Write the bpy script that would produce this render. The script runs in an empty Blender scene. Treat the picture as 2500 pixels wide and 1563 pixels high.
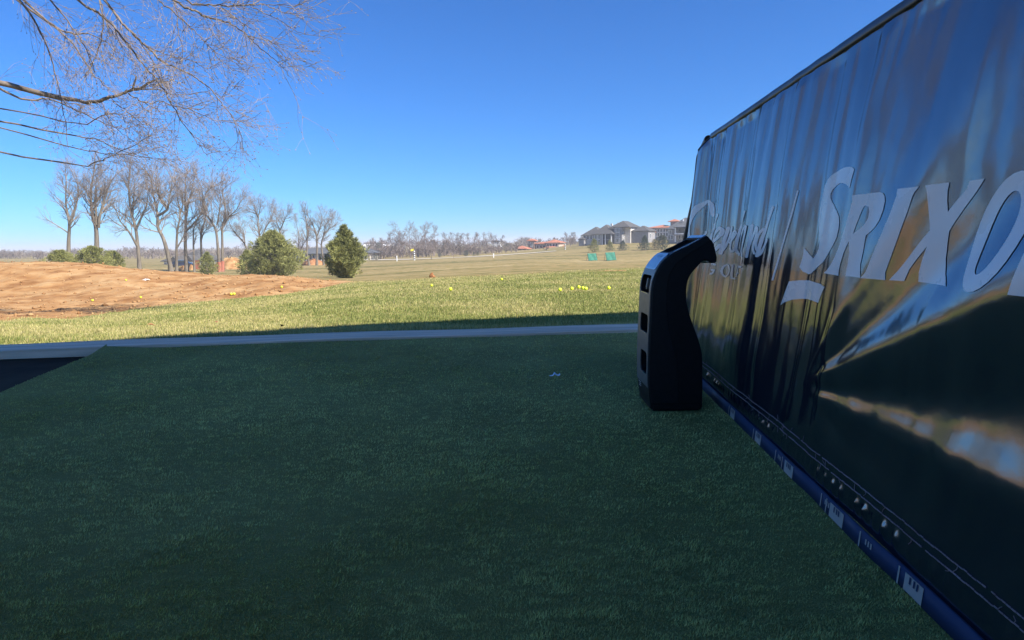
import bpy, bmesh, math, random
import numpy as np
from mathutils import Vector, Matrix

# ------------------------------------------------------------------ camera, light, exposure
scene = bpy.context.scene
col = scene.collection
F_PX, CX, CY, PITCH, EYE = 1560.0, 1250.0, 781.5, math.radians(6.93), 0.5
ROLL = math.radians(1.0)                    # the phone was held a touch clockwise
cam_data = bpy.data.cameras.new('camera')
cam_data.sensor_width = 36.0
cam_data.lens = 36.0 * F_PX / 2500.0
cam_data.clip_start = 0.02
cam_data.clip_end = 12000.0
cam = bpy.data.objects.new('camera', cam_data)
cam.location = (0, 0, EYE)
cam.rotation_euler = (Matrix.Rotation(math.radians(90) - PITCH, 3, 'X') @ Matrix.Rotation(-ROLL, 3, 'Z')).to_euler()
col.objects.link(cam)
scene.camera = cam

SUN_EL = math.radians(42)
SUN_AZ = math.atan2(0.85, -0.53)            # clockwise from +Y
TO_SUN = Vector((math.sin(SUN_AZ) * math.cos(SUN_EL), math.cos(SUN_AZ) * math.cos(SUN_EL), math.sin(SUN_EL)))
world = bpy.data.worlds.new('World')
scene.world = world
world.use_nodes = True
wn = world.node_tree.nodes
wl = world.node_tree.links
wn.clear()
sky = wn.new('ShaderNodeTexSky')
sky.sky_type = 'NISHITA'
sky.sun_disc = False
sky.sun_elevation = SUN_EL
sky.sun_rotation = SUN_AZ
sky.altitude = 100
sky.air_density = 1.0
sky.dust_density = 0.0
sky.ozone_density = 10.0
balance = wn.new('ShaderNodeMix')            # white balance of the clear winter sky
balance.data_type = 'RGBA'
balance.blend_type = 'MULTIPLY'
balance.inputs[0].default_value = 1.0
balance.inputs[7].default_value = (0.57, 1.15, 1.66, 1)
bg = wn.new('ShaderNodeBackground')
bg.inputs['Strength'].default_value = 0.05
wo = wn.new('ShaderNodeOutputWorld')
wl.new(sky.outputs[0], balance.inputs[6])
wl.new(balance.outputs[2], bg.inputs['Color'])
wl.new(bg.outputs[0], wo.inputs['Surface'])
sun_data = bpy.data.lights.new('sun', 'SUN')
sun_data.energy = 5.0
sun_data.angle = math.radians(0.53)
sun_data.color = (1.0, 0.95, 0.87)
sun = bpy.data.objects.new('sun', sun_data)
sun.rotation_euler = (-TO_SUN).to_track_quat('-Z', 'Y').to_euler()
col.objects.link(sun)
vs = scene.view_settings
vs.view_transform = 'Standard'
vs.look = 'None'
vs.exposure = 1.05
vs.gamma = 1.0
vs.use_curve_mapping = False
scene.cycles.use_denoising = True
scene.cycles.max_bounces = 8
scene.cycles.transparent_max_bounces = 8
scene.cycles.sample_clamp_indirect = 8.0

# ------------------------------------------------------------------ helpers
rng = np.random.default_rng(7)
random.seed(7)
CP, SP = math.cos(PITCH), math.sin(PITCH)
CR_, SR_ = math.cos(ROLL), math.sin(ROLL)


def ray(px, py):
    dx, dy = px - CX, py - CY
    x = (dx * CR_ - dy * SR_) / F_PX
    up = -(dx * SR_ + dy * CR_) / F_PX
    return np.array([x, CP + SP * up, -SP + CP * up])


def P(px, py, Y):
    """the place at forward distance Y that the photograph shows at px, py"""
    d = ray(px, py)
    t = Y / d[1]
    return np.array([d[0] * t, Y, EYE + d[2] * t])


def G(px, py, z=0.0):
    d = ray(px, py)
    t = (z - EYE) / d[2]
    return np.array([d[0] * t, d[1] * t, z])


_tab = rng.random((256, 256)).astype(np.float64)


def vnoise(x, y):
    x = np.asarray(x, float)
    y = np.asarray(y, float)
    xi = np.floor(x).astype(int)
    yi = np.floor(y).astype(int)
    fx = x - xi
    fy = y - yi
    fx = fx * fx * fx * (fx * (fx * 6 - 15) + 10)
    fy = fy * fy * fy * (fy * (fy * 6 - 15) + 10)
    a = _tab[xi & 255, yi & 255]
    b = _tab[(xi + 1) & 255, yi & 255]
    c = _tab[xi & 255, (yi + 1) & 255]
    d = _tab[(xi + 1) & 255, (yi + 1) & 255]
    return (a + (b - a) * fx) * (1 - fy) + (c + (d - c) * fx) * fy - 0.5


def fbm(x, y, o=4):
    s = 0
    a = 1.0
    f = 1.0
    for i in range(o):
        s = s + a * vnoise(np.asarray(x) * f + 17.3 * i, np.asarray(y) * f + 9.1 * i)
        a *= 0.5
        f *= 2.03
    return s


def np_mesh(name, V, faces, smooth=False, colors=None):
    """faces: list of int arrays (n,3) or (n,4); colors per vertex (n,3)"""
    V = np.asarray(V, dtype=np.float32).reshape(-1, 3)
    faces = [np.asarray(f, dtype=np.int32) for f in faces if len(f)]
    me = bpy.data.meshes.new(name)
    me.vertices.add(len(V))
    me.vertices.foreach_set('co', V.ravel())
    nl = sum(f.size for f in faces)
    nf = sum(len(f) for f in faces)
    me.loops.add(nl)
    me.loops.foreach_set('vertex_index', np.concatenate([f.ravel() for f in faces]))
    me.polygons.add(nf)
    tot = np.concatenate([np.full(len(f), f.shape[1], np.int32) for f in faces])
    st = np.concatenate([[0], np.cumsum(tot)[:-1]]).astype(np.int32)
    me.polygons.foreach_set('loop_start', st)
    if smooth:
        me.polygons.foreach_set('use_smooth', np.ones(nf, bool))
    me.update(calc_edges=True)
    if colors is not None:
        ca = me.color_attributes.new('tint', 'FLOAT_COLOR', 'POINT')
        c4 = np.ones((len(V), 4), np.float32)
        c4[:, :3] = colors
        ca.data.foreach_set('color', c4.ravel())
    me.validate()
    return me


def link(name, me, mat=None, parent=None):
    o = bpy.data.objects.new(name, me)
    col.objects.link(o)
    if mat is not None and me is not None and not me.materials:
        me.materials.append(mat)
    if parent is not None:
        o.parent = parent
    return o


def tag(o, label=None, cat=None, group=None, kind=None):
    if label:
        o['label'] = label
    if cat:
        o['category'] = cat
    if group:
        o['group'] = group
    if kind:
        o['kind'] = kind
    return o


def empty(name, loc=(0, 0, 0), rz=0.0):
    o = bpy.data.objects.new(name, None)
    o.location = loc
    o.rotation_euler = (0, 0, rz)
    o.empty_display_size = 0.2
    col.objects.link(o)
    return o


def bm_obj(name, bm, mat, parent=None, smooth=False):
    me = bpy.data.meshes.new(name)
    bm.normal_update()
    bm.to_mesh(me)
    bm.free()
    if smooth:
        for p in me.polygons:
            p.use_smooth = True
    return link(name, me, mat, parent)


def bm_box(bm, x0, x1, y0, y1, z0, z1):
    vs_ = [bm.verts.new(p) for p in ((x0, y0, z0), (x1, y0, z0), (x1, y1, z0), (x0, y1, z0),
                                     (x0, y0, z1), (x1, y0, z1), (x1, y1, z1), (x0, y1, z1))]
    for f in ((3, 2, 1, 0), (4, 5, 6, 7), (0, 1, 5, 4), (1, 2, 6, 5), (2, 3, 7, 6), (3, 0, 4, 7)):
        bm.faces.new([vs_[i] for i in f])


def box_obj(name, b, mat, parent=None, bevel=0.0):
    bm = bmesh.new()
    bm_box(bm, *b)
    if bevel:
        bmesh.ops.bevel(bm, geom=bm.edges[:], offset=bevel, segments=2, affect='EDGES')
    return bm_obj(name, bm, mat, parent)


# ------------------------------------------------------------------ materials
def new_mat(name):
    m = bpy.data.materials.new(name)
    m.use_nodes = True
    nt = m.node_tree
    b = nt.nodes['Principled BSDF']
    return m, nt, b


def mat_noise(name, c1, c2, scale=5.0, rough=0.8, bump=0.0, bscale=None, detail=6.0, c3=None, spec=0.3, stretch=None,
              metallic=0.0, coat=0.0):
    m, nt, b = new_mat(name)
    tc = nt.nodes.new('ShaderNodeTexCoord')
    src = tc.outputs['Object']
    if stretch:
        mp = nt.nodes.new('ShaderNodeMapping')
        mp.inputs['Scale'].default_value = stretch
        nt.links.new(src, mp.inputs['Vector'])
        src = mp.outputs['Vector']
    n = nt.nodes.new('ShaderNodeTexNoise')
    n.inputs['Scale'].default_value = scale
    n.inputs['Detail'].default_value = detail
    nt.links.new(src, n.inputs['Vector'])
    r = nt.nodes.new('ShaderNodeValToRGB')
    r.color_ramp.elements[0].position = 0.32
    r.color_ramp.elements[0].color = (*c1, 1)
    r.color_ramp.elements[1].position = 0.68
    r.color_ramp.elements[1].color = (*c2, 1)
    if c3:
        e = r.color_ramp.elements.new(0.5)
        e.color = (*c3, 1)
    nt.links.new(n.outputs['Fac'], r.inputs['Fac'])
    nt.links.new(r.outputs['Color'], b.inputs['Base Color'])
    b.inputs['Roughness'].default_value = rough
    b.inputs['Specular IOR Level'].default_value = spec
    b.inputs['Metallic'].default_value = metallic
    b.inputs['Coat Weight'].default_value = coat
    if bump:
        n2 = nt.nodes.new('ShaderNodeTexNoise')
        n2.inputs['Scale'].default_value = bscale or scale * 4
        n2.inputs['Detail'].default_value = 8
        nt.links.new(src, n2.inputs['Vector'])
        bp = nt.nodes.new('ShaderNodeBump')
        bp.inputs['Strength'].default_value = bump
        bp.inputs['Distance'].default_value = 0.05
        nt.links.new(n2.outputs['Fac'], bp.inputs['Height'])
        nt.links.new(bp.outputs['Normal'], b.inputs['Normal'])
    return m


def mat_tint(name, rough=0.7, spec=0.2, trans=0.0, base=(1, 1, 1), noise=None):
    """colour from the mesh's own tint attribute (per blade / per tuft colour)"""
    m, nt, b = new_mat(name)
    a = nt.nodes.new('ShaderNodeAttribute')
    a.attribute_name = 'tint'
    nt.links.new(a.outputs['Color'], b.inputs['Base Color'])
    b.inputs['Roughness'].default_value = rough
    b.inputs['Specular IOR Level'].default_value = spec
    if trans:
        tr = nt.nodes.new('ShaderNodeBsdfTranslucent')
        nt.links.new(a.outputs['Color'], tr.inputs['Color'])
        mx = nt.nodes.new('ShaderNodeMixShader')
        mx.inputs['Fac'].default_value = trans
        nt.links.new(b.outputs[0], mx.inputs[1])
        nt.links.new(tr.outputs[0], mx.inputs[2])
        out = nt.nodes['Material Output']
        nt.links.new(mx.outputs[0], out.inputs['Surface'])
    return m


def mat_glass(name, c=(0.03, 0.04, 0.05), rough=0.06):
    m, nt, b = new_mat(name)
    n = nt.nodes.new('ShaderNodeTexNoise')
    n.inputs['Scale'].default_value = 2.0
    mr = nt.nodes.new('ShaderNodeMapRange')
    mr.inputs['To Min'].default_value = rough * 0.6
    mr.inputs['To Max'].default_value = rough * 1.6
    nt.links.new(n.outputs['Fac'], mr.inputs['Value'])
    nt.links.new(mr.outputs[0], b.inputs['Roughness'])
    b.inputs['Base Color'].default_value = (*c, 1)
    b.inputs['Specular IOR Level'].default_value = 0.8
    return m


M = {}
M['field'] = None
M['concrete'] = mat_noise('gap_shade_concrete', (0.035, 0.024, 0.016), (0.06, 0.042, 0.028), 6, 0.95, 0.15, spec=0.05)  # shade of the open gap beside the mat is put into the colour
M['roof_under'] = mat_noise('shelter_ceiling', (0.66, 0.64, 0.61), (0.76, 0.74, 0.71), 2, 0.9)
M['bark'] = mat_noise('grey_bark', (0.10, 0.082, 0.062), (0.20, 0.17, 0.13), 3.0, 0.9, 0.4, 14, stretch=(1, 1, 0.25))
M['twig'] = mat_noise('brown_twigs', (0.19, 0.155, 0.13), (0.31, 0.255, 0.215), 1.2, 0.9)
M['near_bark'] = mat_noise('near_bark', (0.10, 0.08, 0.062), (0.24, 0.19, 0.15), 12.0, 0.85, 0.3, 60, stretch=(1, 1, 0.4))
M['near_twig'] = mat_noise('near_twigs', (0.20, 0.155, 0.125), (0.36, 0.29, 0.24), 4.0, 0.8)
M['far_twig'] = mat_noise('far_twigs', (0.155, 0.118, 0.10), (0.25, 0.20, 0.17), 0.06, 0.95)
M['needles'] = mat_tint('pine_needles', 0.6, 0.25, 0.12)
M['blades'] = mat_tint('grass_blades', 0.55, 0.3, 0.25)
M['fibers'] = mat_tint('turf_fibers', 0.5, 0.35)
M['dirt'] = mat_noise('clay_dirt', (0.24, 0.115, 0.044), (0.44, 0.28, 0.135), 1.6, 0.95, 1.0, 5.0, 12, c3=(0.36, 0.20, 0.085), spec=0.1)
M['dirt_dark'] = mat_noise('red_clay', (0.27, 0.10, 0.04), (0.46, 0.24, 0.11), 1.4, 0.95, 0.8, 9.0, 10, spec=0.1)
M['path'] = mat_noise('pale_path', (0.50, 0.44, 0.34), (0.62, 0.56, 0.45), 0.4, 0.95)
M['shingle'] = mat_noise('grey_shingle', (0.060, 0.057, 0.056), (0.095, 0.09, 0.087), 1.5, 0.9)
M['shingle_blue'] = mat_noise('slate_shingle', (0.070, 0.073, 0.080), (0.11, 0.113, 0.12), 1.5, 0.9)
M['clay_tile'] = mat_noise('clay_tile', (0.34, 0.115, 0.065), (0.47, 0.19, 0.11), 1.2, 0.85)
M['stone_grey'] = mat_noise('grey_stone_wall', (0.19, 0.185, 0.185), (0.27, 0.26, 0.26), 1.6, 0.9, 0.2)
M['stone_cream'] = mat_noise('cream_stone_wall', (0.55, 0.50, 0.44), (0.68, 0.63, 0.56), 1.6, 0.9, 0.2)
M['stucco_tan'] = mat_noise('tan_stucco', (0.36, 0.27, 0.20), (0.50, 0.40, 0.31), 0.7, 0.95)
M['white_paint'] = mat_noise('white_paint', (0.70, 0.70, 0.69), (0.82, 0.82, 0.80), 3, 0.6)
M['brick_brown'] = mat_noise('brown_brick', (0.16, 0.10, 0.08), (0.26, 0.17, 0.13), 3, 0.9)
M['dark_glass'] = mat_glass('window_glass')
M['screen_and_shade'] = mat_noise('porch_screen', (0.02, 0.02, 0.022), (0.04, 0.04, 0.042), 2, 0.6)  # porch screen; also carries the painted shade of the balcony
M['red_panel'] = mat_noise('red_brown_panel', (0.30, 0.10, 0.06), (0.42, 0.16, 0.10), 1.0, 0.8)
M['black_paint'] = mat_noise('black_paint', (0.02, 0.02, 0.022), (0.035, 0.035, 0.037), 6, 0.45)
M['yellow_flag'] = mat_noise('yellow_flag', (0.65, 0.50, 0.04), (0.75, 0.60, 0.06), 5, 0.7)
M['ball'] = mat_noise('yellow_golf_ball', (0.72, 0.80, 0.03), (0.78, 0.86, 0.05), 30, 0.35, 0.1, 250, spec=0.5)
M['target_green'] = mat_noise('green_target_net', (0.025, 0.13, 0.085), (0.04, 0.21, 0.14), 2.2, 0.75, stretch=(3, 3, 0.5))
M['paper'] = mat_noise('white_scrap', (0.68, 0.72, 0.76), (0.80, 0.83, 0.86), 40, 0.7)
M['car_paint'] = mat_noise('dark_blue_car_paint', (0.012, 0.02, 0.05), (0.018, 0.028, 0.065), 3, 0.25, coat=0.6)
M['tyre'] = mat_noise('tyre_rubber', (0.015, 0.015, 0.015), (0.03, 0.03, 0.03), 9, 0.9)

# weathered edge board: blue-grey painted plank with grain along its length
m, nt, b = new_mat('weathered_board')
tc = nt.nodes.new('ShaderNodeTexCoord')
mp = nt.nodes.new('ShaderNodeMapping')
mp.inputs['Scale'].default_value = (1.2, 26, 26)
nt.links.new(tc.outputs['Object'], mp.inputs['Vector'])
n = nt.nodes.new('ShaderNodeTexNoise')
n.inputs['Scale'].default_value = 1.6
n.inputs['Detail'].default_value = 9
nt.links.new(mp.outputs[0], n.inputs['Vector'])
r = nt.nodes.new('ShaderNodeValToRGB')
r.color_ramp.elements[0].position = 0.3
r.color_ramp.elements[0].color = (0.50, 0.36, 0.24, 1)
r.color_ramp.elements[1].position = 0.72
r.color_ramp.elements[1].color = (0.86, 0.64, 0.45, 1)
nt.links.new(n.outputs['Fac'], r.inputs['Fac'])
nt.links.new(r.outputs[0], b.inputs['Base Color'])
bp = nt.nodes.new('ShaderNodeBump')
bp.inputs['Strength'].default_value = 0.5
bp.inputs['Distance'].default_value = 0.004
nt.links.new(n.outputs['Fac'], bp.inputs['Height'])
nt.links.new(bp.outputs[0], b.inputs['Normal'])
b.inputs['Roughness'].default_value = 0.62
b.inputs['Specular IOR Level'].default_value = 0.2
M['board'] = m

# ground materials: dormant tan turf and greener mown turf
def ground_mat(name, cols, sc1, sc2, bump, bands=0.0):
    m, nt, b = new_mat(name)
    tc = nt.nodes.new('ShaderNodeTexCoord')
    n1 = nt.nodes.new('ShaderNodeTexNoise')
    n1.inputs['Scale'].default_value = sc1
    n1.inputs['Detail'].default_value = 7
    mp = nt.nodes.new('ShaderNodeMapping')
    mp.inputs['Scale'].default_value = (0.25, 1.0, 1.0)
    mp.inputs['Rotation'].default_value = (0, 0, 0.16)
    nt.links.new(tc.outputs['Object'], mp.inputs['Vector'])
    nt.links.new(mp.outputs[0], n1.inputs['Vector'])
    n2 = nt.nodes.new('ShaderNodeTexNoise')
    n2.inputs['Scale'].default_value = sc2
    n2.inputs['Detail'].default_value = 10
    nt.links.new(tc.outputs['Object'], n2.inputs['Vector'])
    mixf = nt.nodes.new('ShaderNodeMath')
    mixf.operation = 'MULTIPLY_ADD'
    mixf.inputs[1].default_value = 0.45
    nt.links.new(n2.outputs['Fac'], mixf.inputs[0])
    half = nt.nodes.new('ShaderNodeMath')
    half.operation = 'MULTIPLY'
    half.inputs[1].default_value = 0.55
    nt.links.new(n1.outputs['Fac'], half.inputs[0])
    nt.links.new(half.outputs[0], mixf.inputs[2])
    r = nt.nodes.new('ShaderNodeValToRGB')
    els = r.color_ramp.elements
    els[0].position = 0.41
    els[0].color = (*cols[0], 1)
    els[1].position = 0.59
    els[1].color = (*cols[-1], 1)
    for i, c in enumerate(cols[1:-1]):
        e = els.new(0.41 + 0.18 * (i + 1) / (len(cols) - 1))
        e.color = (*c, 1)
    nt.links.new(mixf.outputs[0], r.inputs['Fac'])
    nt.links.new(r.outputs[0], b.inputs['Base Color'])
    b.inputs['Roughness'].default_value = 0.95
    b.inputs['Specular IOR Level'].default_value = 0.1
    bp = nt.nodes.new('ShaderNodeBump')
    bp.inputs['Strength'].default_value = bump
    bp.inputs['Distance'].default_value = 0.06
    nt.links.new(n2.outputs['Fac'], bp.inputs['Height'])
    nt.links.new(bp.outputs[0], b.inputs['Normal'])
    return m


M['field'] = ground_mat('dormant_turf', [(0.125, 0.115, 0.036), (0.195, 0.16, 0.060), (0.30, 0.215, 0.095), (0.20, 0.165, 0.058), (0.33, 0.25, 0.12)], 0.12, 0.9, 0.5)
M['green'] = ground_mat('mown_turf', [(0.14, 0.155, 0.04), (0.20, 0.20, 0.06), (0.27, 0.235, 0.09)], 0.5, 9.0, 0.8)

# ------------------------------------------------------------------ terrain
ROWS = np.array([3.6, 5, 8, 11, 14, 17, 20, 25, 40, 65, 100, 150, 200, 250, 400, 800, 3000], float)
COLS = {
    -300: [835, 803, 772, 750, 733, 684, 637, 652, 666, 668, 664, 648, 640, 634, 627, 623, 620],
    208: [835, 803, 772, 750, 733, 684, 637, 652, 666, 668, 664, 648, 640, 634, 626, 618, 612],
    430: [828, 795, 757, 735, 718, 688, 663, 672, 678, 674, 664, 648, 639, 633, 624, 615, 608],
    665: [822, 785, 740, 721, 704, 677, 671, 677, 678, 674, 660, 648, 640, 633, 622, 611, 604],
    870: [818, 775, 722, 702, 693, 689, 687, 685, 682, 672, 655, 645, 637, 630, 616, 607, 600],
    1100: [817, 773, 709, 688, 678, 676, 675, 672, 666, 656, 645, 634, 627, 621, 610, 602, 596],
    1300: [815, 769, 707, 686, 673, 667, 665, 662, 654, 646, 635, 624, 616, 611, 602, 597, 592],
    1450: [815, 768, 705, 684, 669, 661, 659, 657, 651, 646, 640, 621, 606, 595, 590, 589, 589],
    1650: [815, 768, 705, 684, 669, 659, 653, 651, 646, 641, 633, 614, 596, 585, 583, 584, 586],
    2600: [815, 768, 705, 684, 669, 659, 653, 651, 646, 641, 633, 614, 596, 585, 578, 574, 570]}
_ck = sorted(COLS)
_ct = np.array([(k - CX) / F_PX for k in _ck])
_zt = np.array([[P(k, COLS[k][i], ROWS[i])[2] for i in range(len(ROWS))] for k in _ck])
_tg = np.linspace(-1.0, 1.0, 161)
_lg = np.linspace(math.log(3.6), math.log(3000), 240)
_a = np.array([np.interp(_lg, np.log(ROWS), _zt[i]) for i in range(len(_ck))])
_Z = np.array([np.interp(_tg, _ct, _a[:, j]) for j in range(len(_lg))]).T


def _smooth(A, k, axis):
    w = np.exp(-np.linspace(-2, 2, 2 * k + 1) ** 2)
    w /= w.sum()
    pad = [(0, 0), (0, 0)]
    pad[axis] = (k, k)
    B = np.pad(A, pad, mode='edge')
    out = np.zeros_like(A)
    for i in range(2 * k + 1):
        sl = [slice(None), slice(None)]
        sl[axis] = slice(i, i + A.shape[axis])
        out += w[i] * B[tuple(sl)]
    return out


_Z = _smooth(_smooth(_Z, 6, 0), 4, 1)


def dirt_mask(t, Y):
    t = np.asarray(t, float)
    Y = np.asarray(Y, float)
    near = np.interp(t, [-1, -0.67, -0.526, -0.375, -0.30, -0.23], [6.9, 7.7, 9.9, 10.6, 12.5, 16.8])
    far = np.interp(t, [-1, -0.67, -0.526, -0.375, -0.30, -0.23], [27, 26, 24.5, 22, 20, 17.0])
    wob = fbm(t * 30 + 5, Y * 0.8, 4) * 0.9
    d = np.minimum((Y - near) / 1.2, (far - Y) / 2.5) + wob * 0.35
    return d


def ground_z(X, Y, rough=True):
    X = np.asarray(X, float)
    Y = np.asarray(Y, float)
    r = np.hypot(X, Y)
    az = np.clip(np.arctan2(X, np.maximum(Y, 1e-6) * (Y > 0) + Y * (Y <= 0)), -0.78, 0.78)
    t = np.tan(az)
    dep = np.maximum(r * np.cos(az), 0.01)
    l = np.log(np.clip(dep, 3.6, 3000))
    u = np.clip((t - _tg[0]) / (_tg[1] - _tg[0]), 0, len(_tg) - 1.001)
    v = np.clip((l - _lg[0]) / (_lg[1] - _lg[0]), 0, len(_lg) - 1.001)
    i = u.astype(int)
    j = v.astype(int)
    fu = u - i
    fv = v - j
    z = (_Z[i, j] * (1 - fu) + _Z[i + 1, j] * fu) * (1 - fv) + (_Z[i, j + 1] * (1 - fu) + _Z[i + 1, j + 1] * fu) * fv
    near = np.clip((3.75 - dep) / 0.6, 0, 1)
    z = z * (1 - near) + (-0.16) * near
    if rough:
        dm = np.clip(dirt_mask(t, dep) * 1.2, 0, 1)
        z = z + dm * (0.13 * fbm(X * 0.5, Y * 0.42, 3) + 0.035 * fbm(X * 2.2, Y * 1.6, 3) + 0.04 * fbm(X * 6.5 + 3, Y * 4.5, 3))
        gm = np.clip((dep - 3.8) / 3, 0, 1) * (1 - dm)
        z = z + gm * 0.03 * fbm(X * 0.7, Y * 0.7, 3) + gm * np.clip((dep - 25) / 40, 0, 1) * 0.25 * fbm(X * 0.05, Y * 0.09, 3)
    return z


def gz(x, y):
    return float(ground_z(np.array([x]), np.array([y]))[0])


def build_ground():
    dense = np.radians(np.linspace(-43, 43, 500))
    coarse = np.radians(np.linspace(43, 317, 70))[1:-1]
    az = np.concatenate([dense, coarse])
    rr = np.concatenate([[0.05, 1.0, 2.0, 2.8], np.exp(np.linspace(math.log(3.2), math.log(26), 190)),
                         np.exp(np.linspace(math.log(26), math.log(6000), 110))[1:]])
    A, R = np.meshgrid(az, rr, indexing='ij')
    X = R * np.sin(A)
    Y = R * np.cos(A)
    Z = ground_z(X, Y)
    na, nr = A.shape
    V = np.stack([X, Y, Z], -1).reshape(-1, 3)
    idx = np.arange(na * nr).reshape(na, nr)
    nxt = np.roll(idx, -1, 0)
    Q = np.stack([idx[:, :-1], idx[:, 1:], nxt[:, 1:], nxt[:, :-1]], -1)[:, :, ::-1].reshape(-1, 4)
    c = V[Q].mean(1)
    azc = np.clip(np.arctan2(c[:, 0], c[:, 1]), -0.78, 0.78)
    t = np.tan(azc)
    dep = np.hypot(c[:, 0], c[:, 1]) * np.cos(azc)
    inview = c[:, 1] > 0
    dm = (dirt_mask(t, dep) > 0) & inview
    brd = np.interp(t, [-1, -0.67, -0.244, -0.096, 0.03, 0.128, 0.256, 1], [27, 24, 15, 13.2, 15.6, 18.5, 21, 22])
    brd = brd + 1.6 * fbm(t * 25, dep * 0.3, 3)
    gm = (dep < brd) & ~dm
    fm = ~gm & ~dm
    for name, mask, mat in (('tee_lawn', gm, M['green']), ('dirt_mound', dm, M['dirt']), ('ground', fm, M['field'])):
        q = Q[mask]
        used, inv = np.unique(q, return_inverse=True)
        me = np_mesh(name, V[used], [inv.reshape(-1, 4)], smooth=True)
        o = link(name, me, mat)
        o['kind'] = 'structure'


build_ground()

# pale path across the far side of the field, draped on the terrain
pts = [(820, 203), (900, 197), (1000, 182), (1100, 171), (1200, 170), (1300, 178), (1360, 190)]
V = []
for px, Y in pts:
    x = (px - CX) / F_PX * Y
    for dy in (-3.5, 3.5):
        V.append((x, Y + dy, gz(x, Y + dy) + 0.12))
me = np_mesh('path', V, [[[2 * i, 2 * i + 2, 2 * i + 3, 2 * i + 1] for i in range(len(pts) - 1)]])
link('path', me, M['path'])['kind'] = 'structure'

# ------------------------------------------------------------------ hitting bay: floor, turf mat, board, shelter
# board runs along its own local x; near edge fitted from the ground line in view
b_l = G(208, 854)
b_r = G(1557, 809)
bdir = (b_r - b_l)[:2]
bdir /= np.linalg.norm(bdir)
bnrm = np.array([-bdir[1], bdir[0]])
bang = math.atan2(bdir[1], bdir[0])


def along(s, w=0.0):
    p = b_l[:2] + bdir * s + bnrm * w
    return p


L0, L1 = -2.2, 6.5
bm = bmesh.new()
NB = 90
prev = None
for i in range(NB + 1):
    s = L0 + (L1 - L0) * i / NB
    wd = 0.225 + 0.02 * min(max((s - 1.0) / 2.0, 0), 1)
    zz = 0.012 + 0.003 * math.sin(s * 1.7) + 0.002 * math.sin(s * 5.1 + 1)
    ring = [bm.verts.new(p) for p in ((s, 0.0, -0.034), (s, 0.0, zz - 0.004), (s, 0.005, zz), (s, wd - 0.006, zz + 0.002), (s, wd, zz - 0.005), (s, wd, -0.14))]
    if prev:
        for k in range(6):
            bm.faces.new([prev[k], ring[k], ring[(k + 1) % 6], prev[(k + 1) % 6]])
    else:
        bm.faces.new(ring)
    prev = ring
bm.faces.new(prev[::-1])
bmesh.ops.recalc_face_normals(bm, faces=bm.faces[:])
board = bm_obj('edge_board', bm, M['board'])
board.location = (b_l[0], b_l[1], 0)
board.rotation_euler = (0, 0, bang)
tag(board, 'weathered blue-grey board along the front edge of the turf mat', 'board')

# concrete slab under the mat
s0, s1 = along(-4.0, -0.005), along(8.0, -0.005)
bk = np.array([bnrm[0], bnrm[1]]) * -6.5
V = [(*s0, -0.036), (*s1, -0.036), (*(s1 + bk), -0.036), (*(s0 + bk), -0.036)]
V += [(x, y, -0.25) for x, y, z in V]
me = np_mesh('bay_floor', V, [[[3, 2, 1, 0], [4, 5, 6, 7], [0, 1, 5, 4], [1, 2, 6, 5], [2, 3, 7, 6], [3, 0, 4, 7]]])
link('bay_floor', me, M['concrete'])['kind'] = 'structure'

# turf mat: outline with the lifted front left corner
corner = G(262, 849.5)[:2]
cut1 = G(208, 872)[:2]
cut2 = cut1 + (cut1 - corner) * 7
front_pts = [along((corner - b_l[:2]) @ bdir + 0.02 + k * 0.05, -0.012 - 0.040 * math.exp(-((k * 0.05 - 3.0) / 0.75) ** 2)) for k in range(0, 140)]
front_end = along(6.4, -0.012)
outline = [tuple(p) for p in front_pts if (p - b_l[:2]) @ bdir < 6.3] + [tuple(front_end)]
far_r = np.array(front_end) - bnrm * 6.0
far_l = along(-3.2, -6.2)
outline = [tuple(corner)] + outline + [tuple(far_r), tuple(far_l), tuple(cut2), tuple(cut1)]


def mat_z(x, y):
    """mat surface height: flat with soft ripples and a curled front left corner"""
    d = np.hypot(np.asarray(x) - corner[0], np.asarray(y) - corner[1])
    return 0.0 + 0.006 * fbm(np.asarray(x) * 1.6, np.asarray(y) * 1.6, 3) + 0.02 * np.exp(-(d / 0.16) ** 2)


bm = bmesh.new()
fv = [bm.verts.new((x, y, 0)) for x, y in outline]
bm.faces.new(fv)
for k in range(-30, 50):
    for nrm in ((1, 0, 0), (0, 1, 0)):
        bmesh.ops.bisect_plane(bm, geom=bm.verts[:] + bm.edges[:] + bm.faces[:], plane_co=(k * 0.16 + 0.003, k * 0.16 + 0.003, 0), plane_no=nrm)
co = np.array([v.co[:] for v in bm.verts])
zz = mat_z(co[:, 0], co[:, 1])
for v, z in zip(bm.verts, zz):
    v.co.z = z
ext = bmesh.ops.extrude_face_region(bm, geom=bm.faces[:])
for e in ext['geom']:
    if isinstance(e, bmesh.types.BMVert):
        e.co.z -= 0.03
bmesh.ops.recalc_face_normals(bm, faces=bm.faces[:])
M['turf_back'] = mat_noise('turf_backing', (0.20, 0.195, 0.05), (0.29, 0.28, 0.08), 3, 0.95, 0.6, 260)
mat_root = empty('turf_mat', (float(corner[0]), float(corner[1]), 0))
tag(mat_root, 'dark green artificial turf mat filling the shaded hitting bay', 'turf mat')
o = bm_obj('turf_base', bm, M['turf_back'])
o.parent = mat_root
o.location = (-float(corner[0]), -float(corner[1]), 0)


def point_in_poly(x, y, poly):
    inside = np.zeros(len(x), bool)
    n = len(poly)
    for i in range(n):
        x1, y1 = poly[i]
        x2, y2 = poly[(i + 1) % n]
        cond = ((y1 > y) != (y2 > y)) & (x < (x2 - x1) * (y - y1) / (y2 - y1 + 1e-12) + x1)
        inside ^= cond
    return inside


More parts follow.
